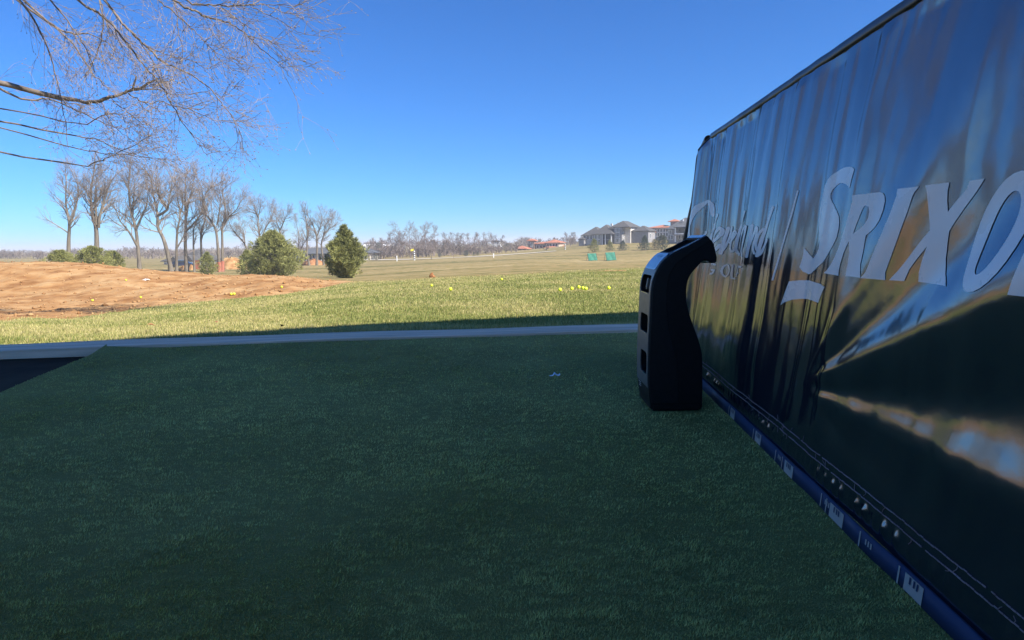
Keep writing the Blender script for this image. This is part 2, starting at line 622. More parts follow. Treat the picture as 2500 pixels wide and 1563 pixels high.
def blades_mesh(name, x, y, z, h, w, lean_dir, lean, cols, tipgain=1.25):
    n = len(x)
    ang = rng.random(n) * 2 * np.pi
    bx, by = np.cos(ang) * w * 0.5, np.sin(ang) * w * 0.5
    V = np.zeros((n, 3, 3))
    V[:, 0] = np.stack([x - bx, y - by, z], -1)
    V[:, 1] = np.stack([x + bx, y + by, z], -1)
    V[:, 2] = np.stack([x + np.cos(lean_dir) * lean * h, y + np.sin(lean_dir) * lean * h, z + h * np.sqrt(np.maximum(0.05, 1 - lean ** 2))], -1)
    C = np.repeat(cols[:, None, :], 3, 1)
    C[:, 2] *= tipgain
    Fc = np.arange(n * 3).reshape(n, 3)
    return np_mesh(name, V.reshape(-1, 3), [Fc], colors=C.reshape(-1, 3))


def build_mat_fibers():
    n = 560000
    # more fibres close to the viewer's end of the mat, fewer far away
    d = 0.62 * np.exp(rng.random(n) * math.log(4.6 / 0.62))
    t = rng.uniform(-0.92, 0.75, n)
    x, y = d * t, d
    ok = point_in_poly(x, y, outline)
    x, y, d = x[ok], y[ok], d[ok]
    ok = np.array(x) < 0.60 + 0.07 * y
    x, y, d = x[ok], y[ok], d[ok]
    n = len(x)
    z = mat_z(x, y) - 0.001
    tuft = fbm(x * 30, y * 30, 2)
    h = (0.0036 + 0.0024 * rng.random(n)) * (1 + 0.5 * tuft) * (0.9 + 0.12 * d)
    w = 0.0011 + 0.0006 * d
    ld = 0.4 + 2.6 * fbm(x * 2.5, y * 2.5, 3) + rng.normal(0, 0.9, n)
    lean = np.clip(0.55 + rng.normal(0, 0.22, n), 0.05, 0.95)
    k = rng.random(n)[:, None]
    patch = np.clip(0.5 + 1.1 * fbm(x * 1.2 + 3, y * 1.2, 3), 0, 1)[:, None]
    c = (np.array([0.37, 0.355, 0.10]) * (1 - patch) + np.array([0.42, 0.42, 0.14]) * patch) * (0.6 + 0.9 * k)
    band = 0.55 * fbm(x * 34 + 2 * fbm(x * 3, y * 3, 2), y * 85, 2)  # pile ridges: height, plus their light and shade put into the colour
    wear = np.clip(fbm(x * 0.9 + 8, y * 1.3, 3) * 1.6, -0.35, 0.3)
    c = c * (1 + 0.9 * band + 0.35 * wear)[:, None]
    h = h * (1 + 0.8 * band)
    return blades_mesh('turf_fibers', x, y, z, h, w, ld, lean, c, 1.3)


o = link('turf_fibers', build_mat_fibers(), M['fibers'], mat_root)
o.location = (-float(corner[0]), -float(corner[1]), 0)
o['kind'] = 'stuff'

# shelter roof over the bay: its front edge throws the shadow line on the grass
ROOF_Z = 5.6
hs = Vector((-TO_SUN.x, -TO_SUN.y, 0)) * ((ROOF_Z + 0.1) / TO_SUN.z)
q1 = P(900, 785, 4.25)[:2] - np.array(hs[:2])
q2 = P(1557, 751, 5.1)[:2] - np.array(hs[:2])
rd = (q2 - q1) / np.linalg.norm(q2 - q1)
rn = np.array([-rd[1], rd[0]])


def rp(s, w):
    p = q1 + rd * s + rn * w
    return (p[0], p[1])


rt = empty('shelter', (*rp(0, -2), -0.05))
rt['kind'] = 'structure'


def slab(name, corners, z0, z1, mat, par):
    V = [(*c, z0) for c in corners] + [(*c, z1) for c in corners]
    me = np_mesh(name, V, [[[3, 2, 1, 0], [4, 5, 6, 7], [0, 1, 5, 4], [1, 2, 6, 5], [2, 3, 7, 6], [3, 0, 4, 7]]])
    o = link(name, me, mat, par)
    o.location = -Vector(par.location)
    return o


slab('shelter_roof', [rp(-4.4, 0), rp(14, 0), rp(14, -4.7), rp(-4.4, -4.7)], ROOF_Z, ROOF_Z + 0.16, M['roof_under'], rt)
for s, w in ((13.6, -0.35), (-4.5, -4.45), (3.0, -4.45), (13.6, -4.45)):
    slab('shelter_post', [rp(s, w), rp(s + 0.15, w), rp(s + 0.15, w - 0.15), rp(s, w - 0.15)], -0.05, ROOF_Z - 0.004, M['roof_under'], rt)
for k in range(6):
    s = -4.4 + 3.5 * k
    slab('shelter_beam', [rp(s, -0.05), rp(s + 0.12, -0.05), rp(s + 0.12, -4.6), rp(s, -4.6)], ROOF_Z - 0.2, ROOF_Z - 0.003, M['roof_under'], rt)

# ------------------------------------------------------------------ bay divider with printed vinyl banner
# banner plane: vertical, running away from the viewer towards the vanishing point of its printed lines
bu = ray(1355, 590)[:2]
bu /= np.linalg.norm(bu)
bn = np.array([-bu[1], bu[0]])                    # towards the mat (left)
_g = [G(2290, 1509), G(2055.5, 1264), G(1827, 1056.6), G(1721, 946.5)]
ban0 = np.mean([g[:2] @ bn for g in _g]) - 0.03           # signed offset of the plane along bn
def on_plane(px, py):
    """banner coordinates (distance along, height) of the place seen at px, py"""
    d = ray(px, py)
    t = ban0 / (d[:2] @ bn)
    p = np.array([0, 0, EYE]) + d * t
    return np.array([p[:2] @ bu, p[2]])


top_pts = np.array([on_plane(*p) for p in ((2223.5, 0), (2062, 100.5), (1898, 214), (1763, 308))])
TOP_Z = float(top_pts[:, 1].mean())
edge_px = [(1744.7, 317.5), (1721, 341), (1703.6, 383.6), (1702.6, 397), (1701, 431), (1696.5, 494.6), (1688, 540), (1680, 590), (1672, 660), (1668, 740), (1664, 830), (1662, 900)]
edge_uv = np.array([on_plane(*p) for p in edge_px])
edge_uv = edge_uv[np.argsort(edge_uv[:, 1])]
U_NEAR = -0.9
V_BOT = 0.028


def u_far(v):
    return np.interp(v, edge_uv[:, 1], edge_uv[:, 0])


fan_c = on_plane(1985, 940)


def n1(x, seed):
    return vnoise(np.asarray(x), np.full(np.shape(x), seed * 3.71 + 0.5))


def ban_w(u, v):
    """how far the vinyl stands off its plane: hanging folds, gathers under the hem, a fan of drag folds"""
    u = np.asarray(u, float)
    v = np.asarray(v, float)
    s = u + 0.16 * (v - 0.45)
    far = np.clip((u - 0.75) / 0.7, 0, 1)
    dropv = np.clip((TOP_Z - v) / TOP_Z, 0, 1)
    w = 0.026 * n1(u * 2.1, 1) * (0.5 + dropv)
    w = w + (0.0105 + 0.0080 * far) * n1(s * 9.0, 2) * (1.15 - 0.5 * np.abs(2 * dropv - 1)) * 2.0
    ws = s + 0.03 * n1(v * 6, 3)
    w = w + (0.0020 + 0.0034 * far) * n1(ws * 22.0, 4) * 2.0
    w = w + 0.0005 * far * n1((u + 0.3 * v) * 60, 5) * 2
    # gathers under the top hem
    g = np.exp(-(TOP_Z - v) / 0.10)
    w = w + 0.0026 * g * n1((u + 0.5 * (v - TOP_Z)) * 34, 6) * 2 + 0.0045 * np.exp(-(TOP_Z - v) / 0.26) * n1((u + 0.25 * (v - TOP_Z)) * 13, 7) * 2
    # drag folds fanning up towards the viewer from a low anchor
    du = fan_c[0] - u
    dv = v - fan_c[1]
    r = np.hypot(du, dv)
    th = np.arctan2(dv, du)
    wedge = np.clip((du + 0.02) / 0.10, 0, 1) * np.exp(-((th - 0.33) / 0.58) ** 2) * np.clip((v - 0.08) / 0.14, 0, 1)
    w = w * (1 - 0.55 * wedge) + wedge * np.minimum(r, 0.55) * (0.0175 * np.sin(th * 14.0 - 3.8 + 0.9 * n1(r * 3, 15)) + 0.010 * n1(th * 9.2 + 3, 8) + 0.0022 * np.sin(th * 31 + 1.0))
    # lower belly with broken, crumpled reflections
    low = np.exp(-((v - 0.18) / 0.16) ** 2)
    w = w + low * (0.0025 * fbm(u * 9 + 2, v * 5, 3) + 0.003 * n1(s * 26, 12))
    w = w + 0.0005 * fbm(u * 26, v * 14, 3)
    # crisp creases where the sheet has been folded
    cr = 1 - 2 * np.abs(n1(ws * 7.0 + 0.4 * v, 14)) * 2
    w = w + 0.0022 * (0.35 + far) * np.clip(cr, 0, 1) ** 3 * np.clip(1.2 - dropv, 0, 1)
    # pinned at the hems
    pin = np.clip((v - V_BOT) / 0.20, 0, 1)
    pin = pin * pin * (3 - 2 * pin) * np.clip((TOP_Z - v) / 0.03, 0.12, 1)
    w = w * (0.12 + 0.88 * pin)
    # pleats of the bottom hem
    hem = np.exp(-((v - 0.055) / 0.011) ** 2)
    w = w + hem * (0.0062 * np.clip(np.sin(u * 210 + 5 * n1(u * 9, 9)), 0, 1) ** 2 * (0.6 + 1.6 * n1(u * 23, 10)))
    return w + 0.012 + 0.055 * (0.45 - v)


def ban_pt(u, v, lift=0.0):
    u = np.asarray(u, float)
    v = np.asarray(v, float)
    w = ban_w(u, v) + lift
    x = bu[0] * u + bn[0] * (ban0 + w)
    y = bu[1] * u + bn[1] * (ban0 + w)
    return np.stack([x, y, v], -1)


# vinyl: glossy navy-black with faint scuffs
def vinyl(name, base, rough, spec, metallic=0.0, coat=0.0):
    m, nt, b = new_mat(name)
    tc = nt.nodes.new('ShaderNodeTexCoord')
    n = nt.nodes.new('ShaderNodeTexNoise')
    n.inputs['Scale'].default_value = 9
    n.inputs['Detail'].default_value = 8
    nt.links.new(tc.outputs['Object'], n.inputs['Vector'])
    mr = nt.nodes.new('ShaderNodeMapRange')
    mr.inputs['From Min'].default_value = 0.3
    mr.inputs['From Max'].default_value = 0.75
    mr.inputs['To Min'].default_value = rough * 0.75
    mr.inputs['To Max'].default_value = rough * 1.35
    nt.links.new(n.outputs['Fac'], mr.inputs['Value'])
    nt.links.new(mr.outputs[0], b.inputs['Roughness'])
    b.inputs['Base Color'].default_value = (*base, 1)
    b.inputs['Specular IOR Level'].default_value = spec
    b.inputs['IOR'].default_value = 1.6
    b.inputs['Metallic'].default_value = metallic
    b.inputs['Coat Weight'].default_value = coat
    b.inputs['Coat Roughness'].default_value = rough
    n2 = nt.nodes.new('ShaderNodeTexNoise')
    n2.inputs['Scale'].default_value = 55
    n2.inputs['Detail'].default_value = 4
    nt.links.new(tc.outputs['Object'], n2.inputs['Vector'])
    bp = nt.nodes.new('ShaderNodeBump')
    bp.inputs['Strength'].default_value = 0.05
    bp.inputs['Distance'].default_value = 0.004
    nt.links.new(n2.outputs['Fac'], bp.inputs['Height'])
    nt.links.new(bp.outputs[0], b.inputs['Normal'])
    return m


M['vinyl'] = vinyl('navy_vinyl', (0.010, 0.013, 0.022), 0.15, 0.5)
_b = M['vinyl'].node_tree.nodes['Principled BSDF']
_b.inputs['IOR'].default_value = 2.7
_b.inputs['Specular Tint'].default_value = (0.74, 0.86, 1.0, 1)
M['print'] = vinyl('grey_print', (0.86, 0.80, 0.74), 0.28, 0.5, metallic=0.0)
M['hem'] = vinyl('black_hem', (0.06, 0.058, 0.06), 0.4, 0.5, metallic=0.1)
M['thread'] = mat_noise('rust_thread', (0.22, 0.15, 0.13), (0.36, 0.27, 0.25), 30, 0.8)
M['strip_blue'] = vinyl('blue_strip', (0.022, 0.040, 0.095), 0.6, 0.2)
M['strip_white'] = vinyl('white_strip', (0.40, 0.36, 0.32), 0.6, 0.2)

div = empty('bay_divider', (float(bu[0] * 1.2 + bn[0] * ban0), float(bu[1] * 1.2 + bn[1] * ban0), 0))
tag(div, 'tall glossy navy vinyl banner divider with grey brand lettering beside the turf', 'divider')


def div_child(name, me, mat, par=None):
    o = link(name, me, mat, par or div)
    if par is None:
        o.location = -Vector(div.location)
    return o


NU, NV = 640, 230
def banner_sheet(nu, nv, lift):
    sg = np.linspace(0, 1, nu)
    vg = V_BOT + (TOP_Z - V_BOT) * np.linspace(0, 1, nv)
    S_, V_ = np.meshgrid(sg, vg, indexing='ij')
    U_ = U_NEAR + (u_far(V_) - U_NEAR) * S_
    idx = np.arange(nu * nv).reshape(nu, nv)
    return ban_pt(U_, V_, lift).reshape(-1, 3), np.stack([idx[:-1, :-1], idx[:-1, 1:], idx[1:, 1:], idx[1:, :-1]], -1).reshape(-1, 4)


Vf, Qf = banner_sheet(NU, NV, 0.0)
Vb, Qb = banner_sheet(120, 40, -0.012)
me = np_mesh('banner', np.concatenate([Vf, Vb]), [Qf, Qb[:, ::-1] + len(Vf)], smooth=True)
banner = div_child('banner', me, M['vinyl'])
tag(banner, 'wrinkled glossy navy vinyl sheet')


def tube(path, r, n=8, cap=True):
    path = np.asarray(path, float)
    k = len(path)
    rr = np.full(k, r) if np.isscalar(r) else np.asarray(r, float)
    tan = np.gradient(path, axis=0)
    tan /= np.linalg.norm(tan, axis=1)[:, None] + 1e-12
    ref = np.array([0, 0, 1.0]) if abs(tan[0, 2]) < 0.9 else np.array([1.0, 0, 0])
    a = np.cross(tan, ref)
    a /= np.linalg.norm(a, axis=1)[:, None] + 1e-12
    b_ = np.cross(tan, a)
    an = np.arange(n) * 2 * np.pi / n
    V = path[:, None, :] + rr[:, None, None] * (np.cos(an)[None, :, None] * a[:, None, :] + np.sin(an)[None, :, None] * b_[:, None, :])
    idx = np.arange(k * n).reshape(k, n)
    nx = np.roll(idx, -1, 1)
    Q = np.stack([idx[:-1], nx[:-1], nx[1:], idx[1:]], -1).reshape(-1, 4)
    return V.reshape(-1, 3), Q


def join_tubes(lst):
    Vs, Qs, off = [], [], 0
    for V, Q in lst:
        Vs.append(V)
        Qs.append(Q + off)
        off += len(V)
    return np.concatenate(Vs), np.concatenate(Qs)


# top hem: folded strip with a piped edge and a seam
uu = np.linspace(U_NEAR, u_far(TOP_Z) + 0.005, 400)
wav = 0.0025 * n1(uu * 18, 21)
HEM_W = 0.012 + 0.055 * (0.45 - TOP_Z)
topc = np.stack([bu[0] * uu + bn[0] * (ban0 + HEM_W), bu[1] * uu + bn[1] * (ban0 + HEM_W), TOP_Z + 0.004 + wav], -1)
hemv, hemq = [], []
for k, (dz, dw) in enumerate(((0.003, 0.0), (0.002, 0.0045), (-0.010, 0.005), (-0.013, 0.0035), (-0.013, -0.004), (0.002, -0.004))):
    p = topc.copy()
    p[:, 0] += bn[0] * dw
    p[:, 1] += bn[1] * dw
    p[:, 2] += dz
    hemv.append(p)
hemv = np.stack(hemv, 1).reshape(-1, 3)
idx = np.arange(len(uu) * 6).reshape(-1, 6)
nx = np.roll(idx, -1, 1)
hemq = np.stack([idx[:-1], idx[1:], nx[1:], nx[:-1]], -1).reshape(-1, 4)
div_child('top_hem', np_mesh('top_hem', hemv, [hemq], smooth=False), M['hem'])
# far end: sleeve over the end pole, following the leaning edge
vv = np.linspace(0.0, TOP_Z - 0.004, 90)
ue = u_far(vv) + 0.006
ew = ban0 + 0.008 + 0.055 * (0.45 - vv)
path = np.stack([bu[0] * ue + bn[0] * ew, bu[1] * ue + bn[1] * ew, vv], -1)
Vt, Qt = tube(path, 0.016 + 0.003 * n1(vv * 14, 31), 12)
div_child('end_sleeve', np_mesh('end_sleeve', Vt, [Qt], smooth=True), M['hem'])
for off in (0.022, 0.030):
    ue2 = u_far(vv) - off
    msk = vv > V_BOT + 0.01
    Vt, Qt = tube(ban_pt(ue2[msk], vv[msk], 0.002), 0.0012, 5)
    div_child('end_seam', np_mesh('end_seam', Vt, [Qt]), M['hem'])
# ground pole inside the bottom hem, stitching, loose threads
stl = []
for vrow, lab in ((0.074, 0), (0.087, 1)):
    uu = np.arange(0.15, 2.5, 0.0085)
    for a in uu:
        if a > u_far(vrow) - 0.03 or rng.random() < 0.02:
            continue
        q = ban_pt(np.array([a, a + 0.003, a + 0.0068]), np.array([vrow, vrow + 0.0004, vrow]) + 0.0003 * rng.normal() + 0.0012 * math.sin(a * 5.0), 0.0006)
        q[1, :2] += bn * 0.0009
        stl.append(tube(q, 0.0011 + 0.0003 * rng.random(), 4))
        if rng.random() < 0.09:
            ln = 0.005 + 0.010 * rng.random()
            sg_ = -1 if rng.random() < 0.6 else 1
            q = ban_pt(np.array([a, a + 0.003 * rng.normal(), a + 0.005 * rng.normal()]), np.array([vrow, vrow + sg_ * ln * 0.5, vrow + sg_ * ln]), 0.001)
            stl.append(tube(q, 0.0006, 3))
Vt, Qt = join_tubes(stl)
o = div_child('stitching', np_mesh('stitching', Vt, [Qt]), M['thread'])
o['kind'] = 'stuff'
# blue printed strip below the hem with white panels
uu = np.linspace(U_NEAR, float(u_far(0.02)), 300)
sw = 0.040 + 0.006 * n1(uu * 9, 41)
rows = []
for dz, dw in ((0.0, 0.0), (0.0, 0.004), (0.030, 0.001), (0.030, -0.003)):
    rows.append(np.stack([bu[0] * uu + bn[0] * (ban0 + sw + dw), bu[1] * uu + bn[1] * (ban0 + sw + dw), np.full_like(uu, 0.002 + dz)], -1))
sv = np.stack(rows, 1).reshape(-1, 3)
idx = np.arange(len(uu) * 4).reshape(-1, 4)
nx = np.roll(idx, -1, 1)
sq = np.stack([idx[:-1], idx[1:], nx[1:], nx[:-1]], -1).reshape(-1, 4)
strip = div_child('blue_strip', np_mesh('blue_strip', sv, [sq], smooth=False), M['strip_blue'])
tag(strip, 'blue printed strip with white panels along the foot of the banner')


def strip_piece(name, u0, u1, z0, z1, mat, lift):
    k = 8
    us = np.linspace(u0, u1, k)
    s_ = 0.040 + 0.006 * n1(us * 9, 41)
    V = []
    for z in (z0, z1):
        f = (z - 0.002) / 0.030
        d = s_ + 0.004 - 0.003 * f + lift
        V.append(np.stack([bu[0] * us + bn[0] * (ban0 + d), bu[1] * us + bn[1] * (ban0 + d), np.full(k, z)], -1))
    V = np.concatenate(V)
    Qp = [[i, i + k, i + k + 1, i + 1] for i in range(k - 1)]
    return div_child(name, np_mesh(name, V, [Qp]), mat, strip)


pan_u = []
for a_, b_ in (((2052, 1262), (2090, 1300)), ((2219, 1440), (2278, 1492)), ((1934, 1152), (1962, 1176)), ((1852, 1078), (1870, 1094)), ((1787, 1018), (1800, 1030))):
    ua, ub = G(*a_)[:2] @ bu, G(*b_)[:2] @ bu
    pan_u.append((min(ua, ub), max(ua, ub)))
    strip_piece('white_panel', ua - 0.004, ub + 0.004, 0.004, 0.029, M['strip_white'], 0.0012)
    strip_piece('white_bar', ua + 0.010, ua + 0.014, 0.003, 0.0295, M['strip_white'], 0.0012)
    mid = (ua + ub) / 2
    for dk in (-0.012, -0.004, 0.006):
        strip_piece('dark_mark', mid + dk, mid + dk + 0.004, 0.018, 0.028, M['strip_blue'], 0.0022)
for p in ((2130, 1338), (2030, 1240), (1908, 1128)):
    ua = G(*p)[:2] @ bu
    strip_piece('white_bar', ua, ua - 0.004, 0.004, 0.029, M['strip_white'], 0.0012)
    for k in range(3):
        strip_piece('white_mark', ua - 0.020 - 0.008 * k, ua - 0.024 - 0.008 * k, 0.016, 0.025, M['strip_white'], 0.0012)

# ---- printed lettering, each letter a thin film following the folds
_film = [0]


def film(name, polys, conv, par, mat, holes=None):
    """polys: list of outlines in reference coordinates; conv maps to pixels"""
    global _film
    Vs, Fs, off = [], [], 0
    for poly in polys:
        _film[0] += 1
        lift = 0.0007 + 0.00003 * (_film[0] % 40)
        bm = bmesh.new()
        rings = poly if isinstance(poly[0][0], (tuple, list, np.ndarray)) else [poly]
        edges = []
        for rg in rings:
            vs_ = []
            for p in rg:
                uv = on_plane(*conv(*p))
                vs_.append(bm.verts.new((uv[0], uv[1], 0)))
            for i in range(len(vs_)):
                edges.append(bm.edges.new((vs_[i], vs_[(i + 1) % len(vs_)])))
        bmesh.ops.triangle_fill(bm, use_beauty=True, use_dissolve=False, edges=edges)
        co = np.array([v.co[:] for v in bm.verts])
        lo, hi = co.min(0), co.max(0)
        stp = 0.009
        for ax in (0, 1):
            k = lo[ax] + stp
            while k < hi[ax]:
                no = (1, 0, 0) if ax == 0 else (0, 1, 0)
                bmesh.ops.bisect_plane(bm, geom=bm.verts[:] + bm.edges[:] + bm.faces[:], plane_co=(k, k, 0), plane_no=no)
                k += stp
        bmesh.ops.triangulate(bm, faces=bm.faces[:])
        co = np.array([v.co[:] for v in bm.verts])
        bm.verts.index_update()
        f = np.array([[v.index for v in fc.verts] for fc in bm.faces])
        bm.free()
        pts = ban_pt(co[:, 0], co[:, 1], lift)
        Vs.append(pts)
        a_, b_, c_ = pts[f[:, 0]], pts[f[:, 1]], pts[f[:, 2]]
        nr = np.cross(b_ - a_, c_ - a_)
        flip = (nr[:, :2] @ bn) < 0
        f[flip] = f[flip][:, ::-1]
        Fs.append(f + off)
        off += len(co)
    me = np_mesh(name, np.concatenate(Vs), [np.concatenate(Fs)], smooth=True)
    return div_child(name, me, mat, par)


def smooth_closed(pts, it=2):
    pts = [np.array(p, float) for p in pts]
    for _ in range(it):
        out = []
        for i in range(len(pts)):
            a, b_ = pts[i], pts[(i + 1) % len(pts)]
            out += [a * 0.75 + b_ * 0.25, a * 0.25 + b_ * 0.75]
        pts = out
    return pts


def stroke(pts, w, closed=False):
    """outline of a brush stroke with round ends"""
    pts = [np.array(p, float) for p in pts]
    for _ in range(2):
        out = [pts[0]]
        for i in range(len(pts) - 1):
            out += [pts[i] * 0.75 + pts[i + 1] * 0.25, pts[i] * 0.25 + pts[i + 1] * 0.75]
        out.append(pts[-1])
        pts = out
    P_ = np.array(pts)
    t = np.gradient(P_, axis=0)
    t /= np.linalg.norm(t, axis=1)[:, None] + 1e-9
    nn = np.stack([-t[:, 1], t[:, 0]], -1) * w / 2
    quads = []
    n = len(P_)
    polys = []
    L = P_ + nn
    R = P_ - nn
    a0 = math.atan2(nn[0][1], nn[0][0])
    cap0 = [P_[0] + w / 2 * np.array([math.cos(a0 + math.pi * k / 6), math.sin(a0 + math.pi * k / 6)]) for k in range(1, 6)]
    a1 = math.atan2(-nn[-1][1], -nn[-1][0])
    cap1 = [P_[-1] + w / 2 * np.array([math.cos(a1 + math.pi * k / 6), math.sin(a1 + math.pi * k / 6)]) for k in range(1, 6)]
    return [list(L[::-1]) + cap0 + list(R) + cap1]


def stroke_pieces(pts, w):
    """curled strokes cut in short simple pieces so that their outlines never cross"""
    res = []
    for i in range(0, len(pts) - 1, 2):
        seg = pts[i:i + 3]
        if len(seg) < 2:
            break
        res += stroke(seg, w)
    return res


z3 = lambda x, y: (1880 + x / 3.781, 380 + y / 3.781)
z6 = lambda x, y: (1690 + x / 5.042, 440 + y / 5.042)
S = [(825, 125), (795, 108), (760, 102), (710, 108), (650, 130), (600, 165), (555, 215), (520, 270), (490, 350), (472, 430), (462, 520), (460, 590), (470, 660), (490, 720), (503, 790), (500, 850), (480, 900), (450, 935), (425, 950), (395, 920), (370, 880), (352, 850), (345, 930), (335, 980), (322, 1030), (345, 1070), (390, 1095), (440, 1080), (490, 1040), (540, 985), (590, 920), (640, 840), (675, 760), (690, 680), (693, 620), (685, 560), (660, 510), (625, 470), (595, 430), (580, 390), (580, 350), (595, 310), (625, 275), (660, 257), (700, 252), (735, 265), (760, 285), (775, 302)]
TAIL = [(250, 1160), (330, 1150), (400, 1152), (470, 1165), (530, 1185), (588, 1212), (515, 1360), (460, 1335), (400, 1322), (330, 1322), (270, 1330), (215, 1355), (180, 1380)]
Ro = [(820, 365), (920, 350), (1020, 338), (1050, 345), (1070, 375), (1078, 420), (1070, 500), (1045, 590), (1010, 650), (960, 700), (920, 735), (912, 800), (905, 900), (895, 1000), (905, 1080), (915, 1128), (850, 1118), (780, 1112), (790, 1030), (803, 900), (800, 790), (760, 900), (735, 1000), (725, 1060), (725, 1108), (640, 1095), (562, 1083), (600, 1060), (630, 1020), (660, 960), (710, 820), (760, 660), (800, 500), (820, 420)]
Rh = [(905, 462), (930, 468), (938, 520), (930, 580), (900, 640), (860, 690), (828, 722), (845, 650), (870, 560), (890, 490)]
I_ = [(1190, 308), (1290, 296), (1390, 285), (1350, 335), (1330, 380), (1290, 520), (1230, 700), (1170, 880), (1130, 1000), (1105, 1080), (1102, 1150), (1010, 1138), (915, 1130), (955, 1080), (985, 1010), (1030, 880), (1080, 740), (1130, 590), (1170, 450), (1190, 370)]
X_ = [(1445, 275), (1540, 262), (1640, 248), (1622, 330), (1618, 420), (1625, 520), (1720, 400), (1790, 310), (1815, 232), (1935, 214), (1870, 330), (1760, 500), (1640, 700), (1625, 800), (1610, 950), (1625, 1090), (1670, 1205), (1520, 1184), (1365, 1165), (1370, 1080), (1400, 960), (1440, 840), (1350, 960), (1290, 1050), (1245, 1158), (1190, 1154), (1130, 1150), (1200, 1060), (1290, 930), (1380, 800), (1465, 690), (1460, 540), (1458, 450), (1455, 340)]
film('letter', [S], z3, banner, M['print'])
film('letter_tail', [TAIL], z3, banner, M['print'])
film('letter', [[Ro, Rh]], z3, banner, M['print'])
film('letter', [I_], z3, banner, M['print'])
film('letter', [X_], z3, banner, M['print'])
# the word goes on past the picture's edge in the same style
def plane_px(u, v):
    w = np.array([bu[0] * u + bn[0] * ban0, bu[1] * u + bn[1] * ban0, v]) - np.array([0, 0, EYE])
    dep = CP * w[1] - SP * w[2]
    up = SP * w[1] + CP * w[2]
    x_, y_ = F_PX * w[0] / dep, -F_PX * up / dep
    return (CX + x_ * CR_ + y_ * SR_, CY - x_ * SR_ + y_ * CR_)


xr = on_plane(*z3(1935, 214))
xb = on_plane(*z3(1670, 1205))
vt, vb = xr[1], xb[1]
hgt = vt - vb
o_c = min(xr[0], xb[0]) - 0.045
ring = []
for rx, ry in ((0.052, 0.52), (0.024, 0.36)):
    rg = []
    for k in range(28):
        a = 2 * math.pi * k / 28
        yy = math.sin(a) * ry * hgt
        rg.append((o_c - math.cos(a) * rx - 0.30 * yy + 0.0, (vt + vb) / 2 + yy))
    ring.append(rg)
film('letter', [[ring[0], ring[1]]], plane_px, banner, M['print'])
nb = o_c - 0.085
Npoly = [(nb + 0.035, vb), (nb + 0.010, vb), (nb - 0.012, vb + 0.72 * hgt), (nb - 0.035, vb), (nb - 0.060, vb), (nb - 0.105, vt), (nb - 0.080, vt), (nb - 0.050, vb + 0.35 * hgt), (nb - 0.030, vt), (nb - 0.008, vt)]
film('letter', [Npoly], plane_px, banner, M['print'])
film('divider_line', [[(283, 322), (297, 322), (258, 520), (218, 705), (165, 960), (128, 1150), (116, 1150), (152, 960), (203, 705), (243, 520)]], z3, banner, M['print'])
# small registered mark
ringp = [[(110 + 19 * math.cos(2 * math.pi * k / 20) + 4 * math.sin(2 * math.pi * k / 20), 478 - 38 * math.sin(2 * math.pi * k / 20)) for k in range(20)],
         [(110 + 14 * math.cos(2 * math.pi * k / 20) + 3 * math.sin(2 * math.pi * k / 20), 478 - 31 * math.sin(2 * math.pi * k / 20)) for k in range(20)]]
film('registered_mark', [[ringp[0], ringp[1]]] + stroke([(104, 498), (107, 458)], 5) + stroke([(107, 459), (117, 462), (116, 474), (106, 479)], 4) + stroke([(110, 479), (114, 498)], 4), z3, banner, M['print'])
script = [
    [([(262, 430), (252, 320), (222, 262), (180, 262), (130, 330), (95, 430), (68, 560), (66, 680), (100, 745), (160, 720), (205, 640)], 40)],
    [([(345, 425), (312, 520), (270, 640), (240, 760), (262, 800)], 34)],
    [([(282, 775), (345, 735), (395, 670), (410, 610), (382, 588), (335, 640), (297, 740), (282, 830), (302, 890), (345, 868), (388, 800)], 36)],
    [([(455, 590), (430, 700), (410, 800), (398, 900)], 34), ([(398, 895), (440, 800), (475, 690), (492, 580)], 26)],
    [([(478, 770), (520, 715), (545, 655), (540, 620), (515, 650), (490, 740), (486, 840), (508, 890), (545, 850)], 28)],
    [([(668, 385), (632, 480), (590, 600), (560, 730), (548, 850), (570, 900)], 30)],
    [([(705, 560), (660, 620), (620, 720), (596, 830), (606, 915), (650, 915), (690, 830), (718, 700), (735, 570)], 34), ([(712, 700), (690, 830), (700, 930)], 30)],
    [([(812, 555), (798, 680), (785, 810), (768, 940)], 34), ([(790, 800), (830, 680), (868, 575), (885, 600), (860, 730), (838, 850), (865, 900)], 30)],
    [([(1042, 335), (1002, 470), (960, 620), (920, 780), (892, 930), (935, 890), (990, 735)], 34), ([(945, 600), (905, 650), (880, 760), (880, 850), (905, 870)], 28)]]
for strokes in script:
    pl = []
    for pts, w in strokes:
        pl += stroke_pieces(pts, w)
    film('script_letter', pl, z6, banner, M['print'])
golf = [[([(352, 1040), (318, 1018), (288, 1050), (278, 1110), (295, 1155), (330, 1150), (345, 1105), (318, 1105)], 20)],
        [([(455, 1040), (420, 1060), (405, 1115), (415, 1170), (448, 1190), (482, 1165), (492, 1105), (482, 1058), (455, 1040)], 20)],
        [([(525, 1050), (518, 1130), (520, 1208)], 20), ([(520, 1208), (550, 1212), (580, 1212)], 18)],
        [([(640, 1062), (622, 1120), (605, 1180)], 22), ([(640, 1062), (675, 1064), (708, 1066)], 24), ([(628, 1138), (648, 1141), (668, 1144)], 24)]]
for strokes in golf:
    pl = []
    for pts, w in strokes:
        pl += stroke_pieces(pts, w)
    film('word_letter', pl, z6, banner, M['print'])

